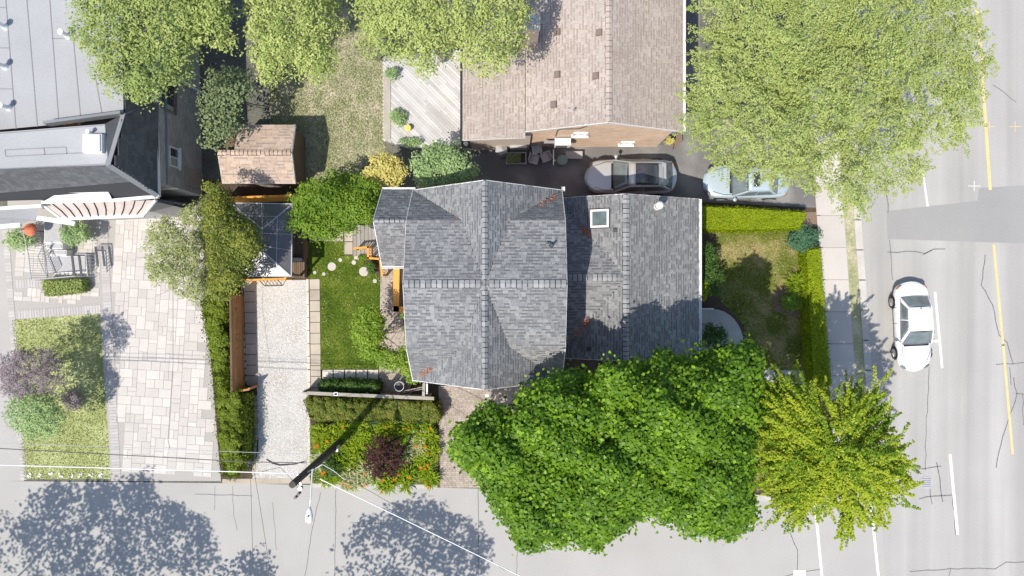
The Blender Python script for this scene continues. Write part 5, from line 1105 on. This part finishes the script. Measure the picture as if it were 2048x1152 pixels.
fl = [(650,860,20,'leaf_blade',2,'orange flowered lily clump at the drive side of the bed, top row'),(690,858,20,'leaf_blade',2,'lily clump second from the drive in the top row of the bed'),(730,868,22,'leaf_blade',0,'green blade clump above the pole shadow'),
 (775,858,20,'leaf_blade',2,'tall lily clump with orange bloom above the purple shrub'),(815,860,20,'leaf_blade',2,'lily clump right above the purple shrub'),(850,862,20,'leaf_blade',2,'orange lily clump at the top right corner of the bed'),
 (858,890,18,'leaf_blade',4,'orange lily clump by the brick walk, second from the top'),(850,920,20,'leaf_blade',6,'orange lily clump by the brick walk, third from the top'),(855,950,18,'leaf_blade',4,'orange lily clump at the street corner by the brick walk'),
 (815,950,18,'leaf_blade',5,'low lily clump below right of the purple shrub'),(775,958,18,'leaf_blade',4,'low lily clump directly below the purple shrub'),(735,950,18,'leaf_cream',4,'cream variegated clump below left of the purple shrub'),
 (700,900,26,'leaf_blade',0,'tall fern like green clump left of the purple shrub'),(685,930,26,'leaf_blade',0,'broad bright green clump in the middle of the bed'),(650,890,20,'leaf_blade',3,'lily clump beside the gravel edge, above the dark shrub'),
 (660,950,20,'leaf_blade',6,'orange dotted clump at the street end near the pole lamp'),(700,960,18,'leaf_cream',4,'cream green clump on the street edge of the bed'),(833,885,18,'leaf_cream',2,'pale cream foliage clump right of the purple shrub'),
 (640,925,16,'leaf_cream',2,'pale clump at the gravel edge beside the pole cable'),(722,845,18,'leaf_blade',0,'thin green clump just under the groundcover strip')]
for i_,(cx_,cy_,r_,m_,nf_,lb_) in enumerate(fl):
    m_ = 'leaf_gold' if (m_ == 'leaf_blade' and i_ % 3 == 0) else m_
    blades('daylily_clump',lb_,cx_,cy_,r_,230,m_,.55,.42,(nf_+1)//2,group='flowering clumps in the street bed')
for k in range(1): pass
FB = [(622,846),(872,846),(878,966),(624,964)]
x,y_ = scatter(pxpoly(FB),9000); n=len(x); N = RNG.normal(0,.5,(n,3))+np.array([0,0,1.]); o = leafmesh('bed_foliage',np.stack([x,y_,RNG.uniform(.12,.45,n)],1),N,.045*RNG.uniform(.6,1.3,n),.5,RNG.uniform(0,1,n),'leaf_lime'); tag(o,'dense low green foliage filling the street flower bed','ground cover',kind='stuff')
shrub('dark_shrub','small dark green shrub beside the gravel edge in the flower bed','shrub',circle(660,938,18,18),.8,.16,.04,36,'leaf_deep')
frond_tree('purple_shrub','round dark purple barberry shrub in the flower bed','shrub',circle(767,914,42,42,18,.06),.8,1.5,(767,914),170,.55,.030,'leaf_purple',(767,914),.04,spread=.6,wid=.035,nl=70,seed=7,droop=.25,nlimb=8,asp=.5)
blades('fern_clump','upright yellow green fern clump in the island of the front lawn',1598,572,18,260,'leaf_blade',.7,.6,0)
blades('lily_clump','yellow green lily clump beside the long narrow hedge',1612,606,20,260,'leaf_blade',.6,.5,7)
x,y_ = scatter(pxpoly([(1555,545),(1612,550),(1616,640),(1560,628)]),1); 
mb = MB(); P=pxpoly([(1545,585),(1575,570),(1612,545),(1616,640),(1575,632),(1548,620)]); mb.prism([(p.x,p.y) for p in P],-.01,.03); struct('planting_island',mb,'mulch')
mb = MB(); P=pxpoly([(1598,424),(1634,424),(1636,452),(1606,456)]); mb.prism([(p.x,p.y) for p in P],-.01,.04); struct('corner_mulch',mb,'mulch')
# left neighbour planting
sh_('entrance_bush','rounded green bush right of the grey entrance landing',149,470,27,22,1.3,'leaf_pale_green',.2,.05)
sh_('entrance_bush','loose green bush at the far left under the white porch edge',36,480,28,20,1.2,'leaf_pale_green',.2,.05)
c = W(57,459,1.9); fp = thing('flower_basket',(c.x,c.y,1.5),'hanging basket of red orange flowers at the porch corner','flower basket'); mb = MB(); mb.cyl((c.x,c.y,1.5),.15,.25,12,.22); mb.build('basket','terracotta',fp)
n = 420; D = RNG.normal(size=(n,3)); D /= np.linalg.norm(D,axis=1,keepdims=True); D[:,2]=abs(D[:,2]); leafmesh('blossom',np.array([c.x,c.y,1.75])+D*np.array([.3,.3,.25]),D+np.array([0,0,.4]),.05,.8,RNG.uniform(0,1,n),'petal_red',fp)
mb = MB(); mb.path([(c.x-.2,c.y,0),(c.x-.2,c.y,2.2),(c.x,c.y,2.35)],.02,6); mb.path([(c.x,c.y,2.35),(c.x,c.y,1.75)],.008,5); mb.build('hook','black_metal',fp)
frond_tree('purple_tree','greyish purple ornamental tree on the pale left lawn','tree',circle(55,745,66,50,16,.2),2.4,3.8,(70,745),230,.7,.034,'leaf_purple_pale',(75,745),.08,spread=1.2,wid=.12,nl=60,seed=9,nlimb=10)
tree('young_tree','pale green small tree at the left edge below the purple tree','tree',[(10,800),(40,770),(80,775),(105,800),(130,835),(110,870),(60,885),(25,860),(5,830)],2.2,3.4,.22,.06,26,'leaf_pale_green',(65,830),.05,seed=23,gap=.2,asp=.45)
sh_('lawn_bush','dull pink dwarf bush on the pale left lawn',143,800,20,20,.6,'leaf_purple_pale',.15,.04,30)
# neighbour deck items
dkx = [(766,112),(922,100),(922,290),(820,296),(766,280)]
nd = thing('timber_deck',W(845,200),'large pale grey deck of diagonal boards beside the brown roofed house','deck')
P = [V(p.x,p.y,.5) for p in pxpoly(dkx,.5)]; mb = MB(); mb.prism([(p.x,p.y) for p in P],0.0,.46); mb.build('deck_base','wood_grey',nd)
pcs = course_pieces(P,.14,3.0,4.2,.008,(1,1,0)); pcs.sort(key=lambda q:-q[1].length); me = unit('deck_board','deck_pale')
for c_,a_,b_,n_ in pcs[:120]: piece('board',me,nd,c_,a_,b_-b_.normalized()*.006,V(0,0,.03))
mb = MB(); c0,c1 = W(767,278,.55),W(781,148,.55); mb.box(c0.x,c0.y,.52,c1.x,c1.y,.56); mb.build('border_board','wood_grey',nd)
sh_('potted_plant','small leafy potted plant near the upper left corner of the pale deck',784,146,14,13,1.0,'leaf_pale_green',.14,.045,26); sh_('potted_plant','leafy potted plant on the left edge of the pale deck',795,235,15,16,1.0,'leaf_pale_green',.14,.045,26)
mb = MB(); c = W(815,255,.9); mb.path([V(c.x,c.y,.53),V(c.x,c.y,.82),V(c.x,c.y,.84),V(c.x,c.y,.60)],[.12,.17,.14,.10],16); tag(mb.build('flower_pot','plastic_yellow'),'yellow round pot on the pale deck','pot')
sh_('deck_plants','low planting at the lower corner of the pale deck',820,284,24,9,.9,'leaf_pale_green',.12,.04,24)
mb = MB(); c = W(865,95,3.0); mb.path([V(c.x,c.y,.5),V(c.x,c.y,2.9)],.04,8); um = mb.build('parasol','steel'); tag(um,'closed white parasol partly hidden by the tree over the deck','parasol'); mb = MB(); mb.path([V(c.x,c.y,1.3),V(c.x,c.y,1.6),V(c.x,c.y,2.6),V(c.x,c.y,2.95)],[.3,.34,.12,.03],12); mb.build('canopy','white_vinyl',um)
mb = MB(); mb.box(W(925,0,.3).x,W(0,299,.3).y,0,W(1056,0,.3).x,7.28,.3); struct('rear_landing',mb,'concrete_kerb')
mb = MB(); mb.box(W(1020,0,1).x,W(0,296,1).y,.3,W(1054,0,1).x,W(0,277,1).y,1.1); tag(mb.build('storage_bench','cloth_grey'),'grey storage bench against the neighbour wall, right of the teal pots','bench')
for k,(px,py,r,m,lb_) in enumerate([(957,283,.16,'teal','teal pot under the brown eave, leftmost of the pair'),(974,285,.13,'teal','teal pot under the brown eave, right of its twin'),(932,288,.12,'white_vinyl','white pot at the deck end of the landing'),(990,286,.13,'cloth_grey','grey pot holding a bare plant on the landing')]):
    c = W(px,py,.5); mb = MB(); mb.path([V(c.x,c.y,.3),V(c.x,c.y,.6),V(c.x,c.y,.62),V(c.x,c.y,.45)],[r*.7,r,r*.85,r*.7],14); tag(mb.build('plant_pot',m),lb_,'pot')
# covered grill, raised bed, chairs, bin, gate
gr = thing('covered_grill',W(1003,305),'grill under a grey cloth cover beside the raised bed','grill'); c = W(1003,305,0); r=.36; 
b_=[c+V(r*math.cos(t),r*math.sin(t),.0) for t in np.linspace(.4,2*math.pi+.4,7)[:-1]]; t_=[c+V(r*.92*math.cos(t),r*.85*math.sin(t),.85) for t in np.linspace(.4,2*math.pi+.4,7)[:-1]]; ap = c+V(.05,-.02,1.12)
mb = MB(); mb.add(b_+t_+[ap],[(i,(i+1)%6,6+(i+1)%6,6+i) for i in range(6)]+[(6+i,6+(i+1)%6,12) for i in range(6)]); mb.build('cover','cloth_grey',gr)
rb = thing('raised_bed',W(1035,316),'grey raised planting bed with green leaves on the driveway','planter'); a,b=W(1012,328,.4),W(1053,304,.4); mb = MB()
for x0,y0,x1,y1 in ((a.x,a.y,b.x,a.y+.06),(a.x,b.y-.06,b.x,b.y),(a.x,a.y+.06,a.x+.06,b.y-.06),(b.x-.06,a.y+.06,b.x,b.y-.06)): mb.box(x0,y0,0,x1,y1,.4)
mb.build('frame','cloth_grey',rb); mb = MB(); mb.box(a.x+.06,a.y+.06,0,b.x-.06,b.y-.06,.34); mb.build('soil','soil',rb)
x,y_=scatter([(a.x+.05,a.y+.05),(b.x-.3,a.y+.05),(b.x-.3,b.y-.1),(a.x+.05,b.y-.1)],500); n=len(x); leafmesh('foliage',np.stack([x,y_,RNG.uniform(.4,.65,n)],1),RNG.normal(0,.4,(n,3))+np.array([0,0,1.]),.045,.6,RNG.uniform(0,1,n),'leaf_shade',rb)
def chair(label,px,py,rz,m='steel'):
    r_ = thing('patio_chair',W(px,py),label,'chair','patio chairs on the driveway',rz); 
    mb = MB(); mb.box(-.22,-.22,.42,.22,.22,.45); mb.build('seat','cloth_grey',r_,local=True); mb = MB(); mb.obox((0,.24,.68),(.22,0,0),(0,.02,.02),(0,.04,.24)); mb.build('backrest',m,r_,local=True)
    for sx in (-1,1):
        for sy in (-1,1): mb = MB(); mb.bar((sx*.19,sy*.19,0),(sx*.19,sy*.19,.42),.03,.03); mb.build('leg',m,r_,local=True)
        mb = MB(); mb.bar((sx*.23,-.2,.64),(sx*.23,.24,.64),.03,.03); mb.bar((sx*.23,-.2,.42),(sx*.23,-.2,.64),.025,.025); mb.build('armrest',m,r_,local=True)
chair('pale patio chair nearest the raised bed, left one of the pair',1068,322,1.3); chair('pale patio chair beside the green bin, right one of the pair',1090,318,-1.2); chair('pale patio chair above the pair, closest to the house',1073,302,.2)
mb = MB(); c = W(1122,326,0); mb.path([c,c+V(0,0,.85)],[.22,.27],14); bn = mb.build('green_bin','plastic_green'); tag(bn,'round green bin on the dark driveway below the cooling unit','bin'); mb = MB(); mb.path([c+V(0,0,.85),c+V(0,0,.93)],[.29,.24],14); mb.build('lid','plastic_green',bn)
gt = thing('side_gate',W(1107,345),'thin white side gate across the neighbour driveway','gate'); 
for zz in (1.2,.3): mb = MB(); mb.bar(W(1107,300,zz),W(1107,330,zz),.05,.05); mb.build('rail','white_metal',gt)
for py in (301,329): c = W(1107,py,0); mb = MB(); mb.box(c.x-.03,c.y-.03,0,c.x+.03,c.y+.03,1.25); mb.build('post','white_metal',gt)
me = unit('baluster','white_vinyl')
for k in range(1,8): c = W(1107,301+28*k/8,.75); piece('baluster',me,gt,(c.x,c.y,.75),(.02,0,0),(0,.02,0),(0,0,.85))
mb = MB(); mb.prism([(p.x,p.y) for p in pxpoly([(1345,300),(1352,262),(1362,262),(1362,285)])],0,.3); struct('corner_bed',mb,'mulch')
sh_('corner_flowers','small yellow flowering plant at the corner of the buff brick wall',1341,282,8,7,.6,'leaf_yellow',.1,.035,26)
# entrance landing with railings at far left
el = thing('entrance_stairs',W(118,510),'grey entrance stairs and landing with white railings on the left forecourt','stairs')
for k,(x0,y0,x1,y1,z) in enumerate([(88,438,122,486,.95),(92,487,124,498,.8),(98,500,132,511,.65),(92,512,172,546,.5)]):
    a,b=W(x0,y1,z),W(x1,y0,z); mb = MB(); mb.box(a.x,a.y,0,b.x,b.y,z-.03); mb.build('riser','white_vinyl',el); mb = MB(); mb.box(a.x+.04,a.y+.05,z-.03,b.x-.04,b.y-.04,z); mb.build('tread','cloth_grey',el)
def metal_rail(label,pts,z0,h,n):
    P=[W(x,y,z0+h) for x,y in pts]; root = thing('metal_railing',(P[0].x,P[0].y,z0),label,'railing','railings of the left entrance'); mb = MB()
    for a,b in zip(P,P[1:]): mb.bar(a,b,.04,.04)
    mb.build('rail','cloth_grey',root); mb = MB()
    for a,b in zip(P,P[1:]): mb.bar(a-V(0,0,h-.1),b-V(0,0,h-.1),.04,.03)
    mb.build('rail','cloth_grey',root); me = unit('baluster','white_vinyl')
    for a,b in zip(P,P[1:]):
        for k in range(n+1): q=a.lerp(b,k/n); piece('baluster',me,root,(q.x,q.y,z0+h/2),(.022,0,0),(0,.022,0),(0,0,h))
metal_rail('white metal railing along the left and lower sides of the entrance landing',[(45,455),(57,512),(62,560),(150,552)],.0,1.3,10)
metal_rail('inner railing between the grey steps and the landing',[(88,545),(75,513),(86,490)],.5,.9,7)
metal_rail('right side railing of the entrance landing',[(175,552),(172,508),(150,508)],.5,.9,6)
for k in range(3):
    a,b=W(150+14*k,512,1.0),W(155+14*k,552,1.0); mb = MB(); mb.bar(V(a.x,a.y,1.25),V(b.x,b.y,1.25),.1,.06); tag(mb.build('slat_beam','dark_metal'),['left','middle','right'][k]+' dark slat over the right end of the grey entrance landing','slat','dark slats by the entrance')
x,y_ = scatter(pxpoly(LW+[]),70); x2,y2 = scatter(pxpoly(EL),160); x=np.concatenate([x,x2]); y_=np.concatenate([y_,y2]); n=len(x)
o = leafmesh('fallen_leaves',np.stack([x,y_,np.full(n,.06)],1),RNG.normal(0,.3,(n,3))+np.array([0,0,1.]),.03,.6,RNG.uniform(0,1,n),'slab_pale'); tag(o,'scattered small pale fallen leaves on the two lawns','fallen leaves',kind='stuff')
# trees beyond the bottom edge whose shadows fall on the side street
def shade_only(lb_,cx_,cy_,rx_,ry_,z0_,z1_,sd_): tree('street_tree',lb_,'tree',circle(cx_,cy_,rx_,ry_,16,.22),z0_,z1_,.5,.12,22,'leaf_bright',(cx_,cy_),.2,seed=sd_,gap=.1,nlimb=6,under=.3)
shade_only('street tree below the bottom left corner shading the side street',-240,1425,310,175,7.5,9.5,31)
shade_only('street tree below the bottom centre shading the side street',640,1455,200,150,7.0,9.0,32)
shade_only('small street tree below the bottom edge left of centre',290,1400,75,70,5.0,6.5,33)
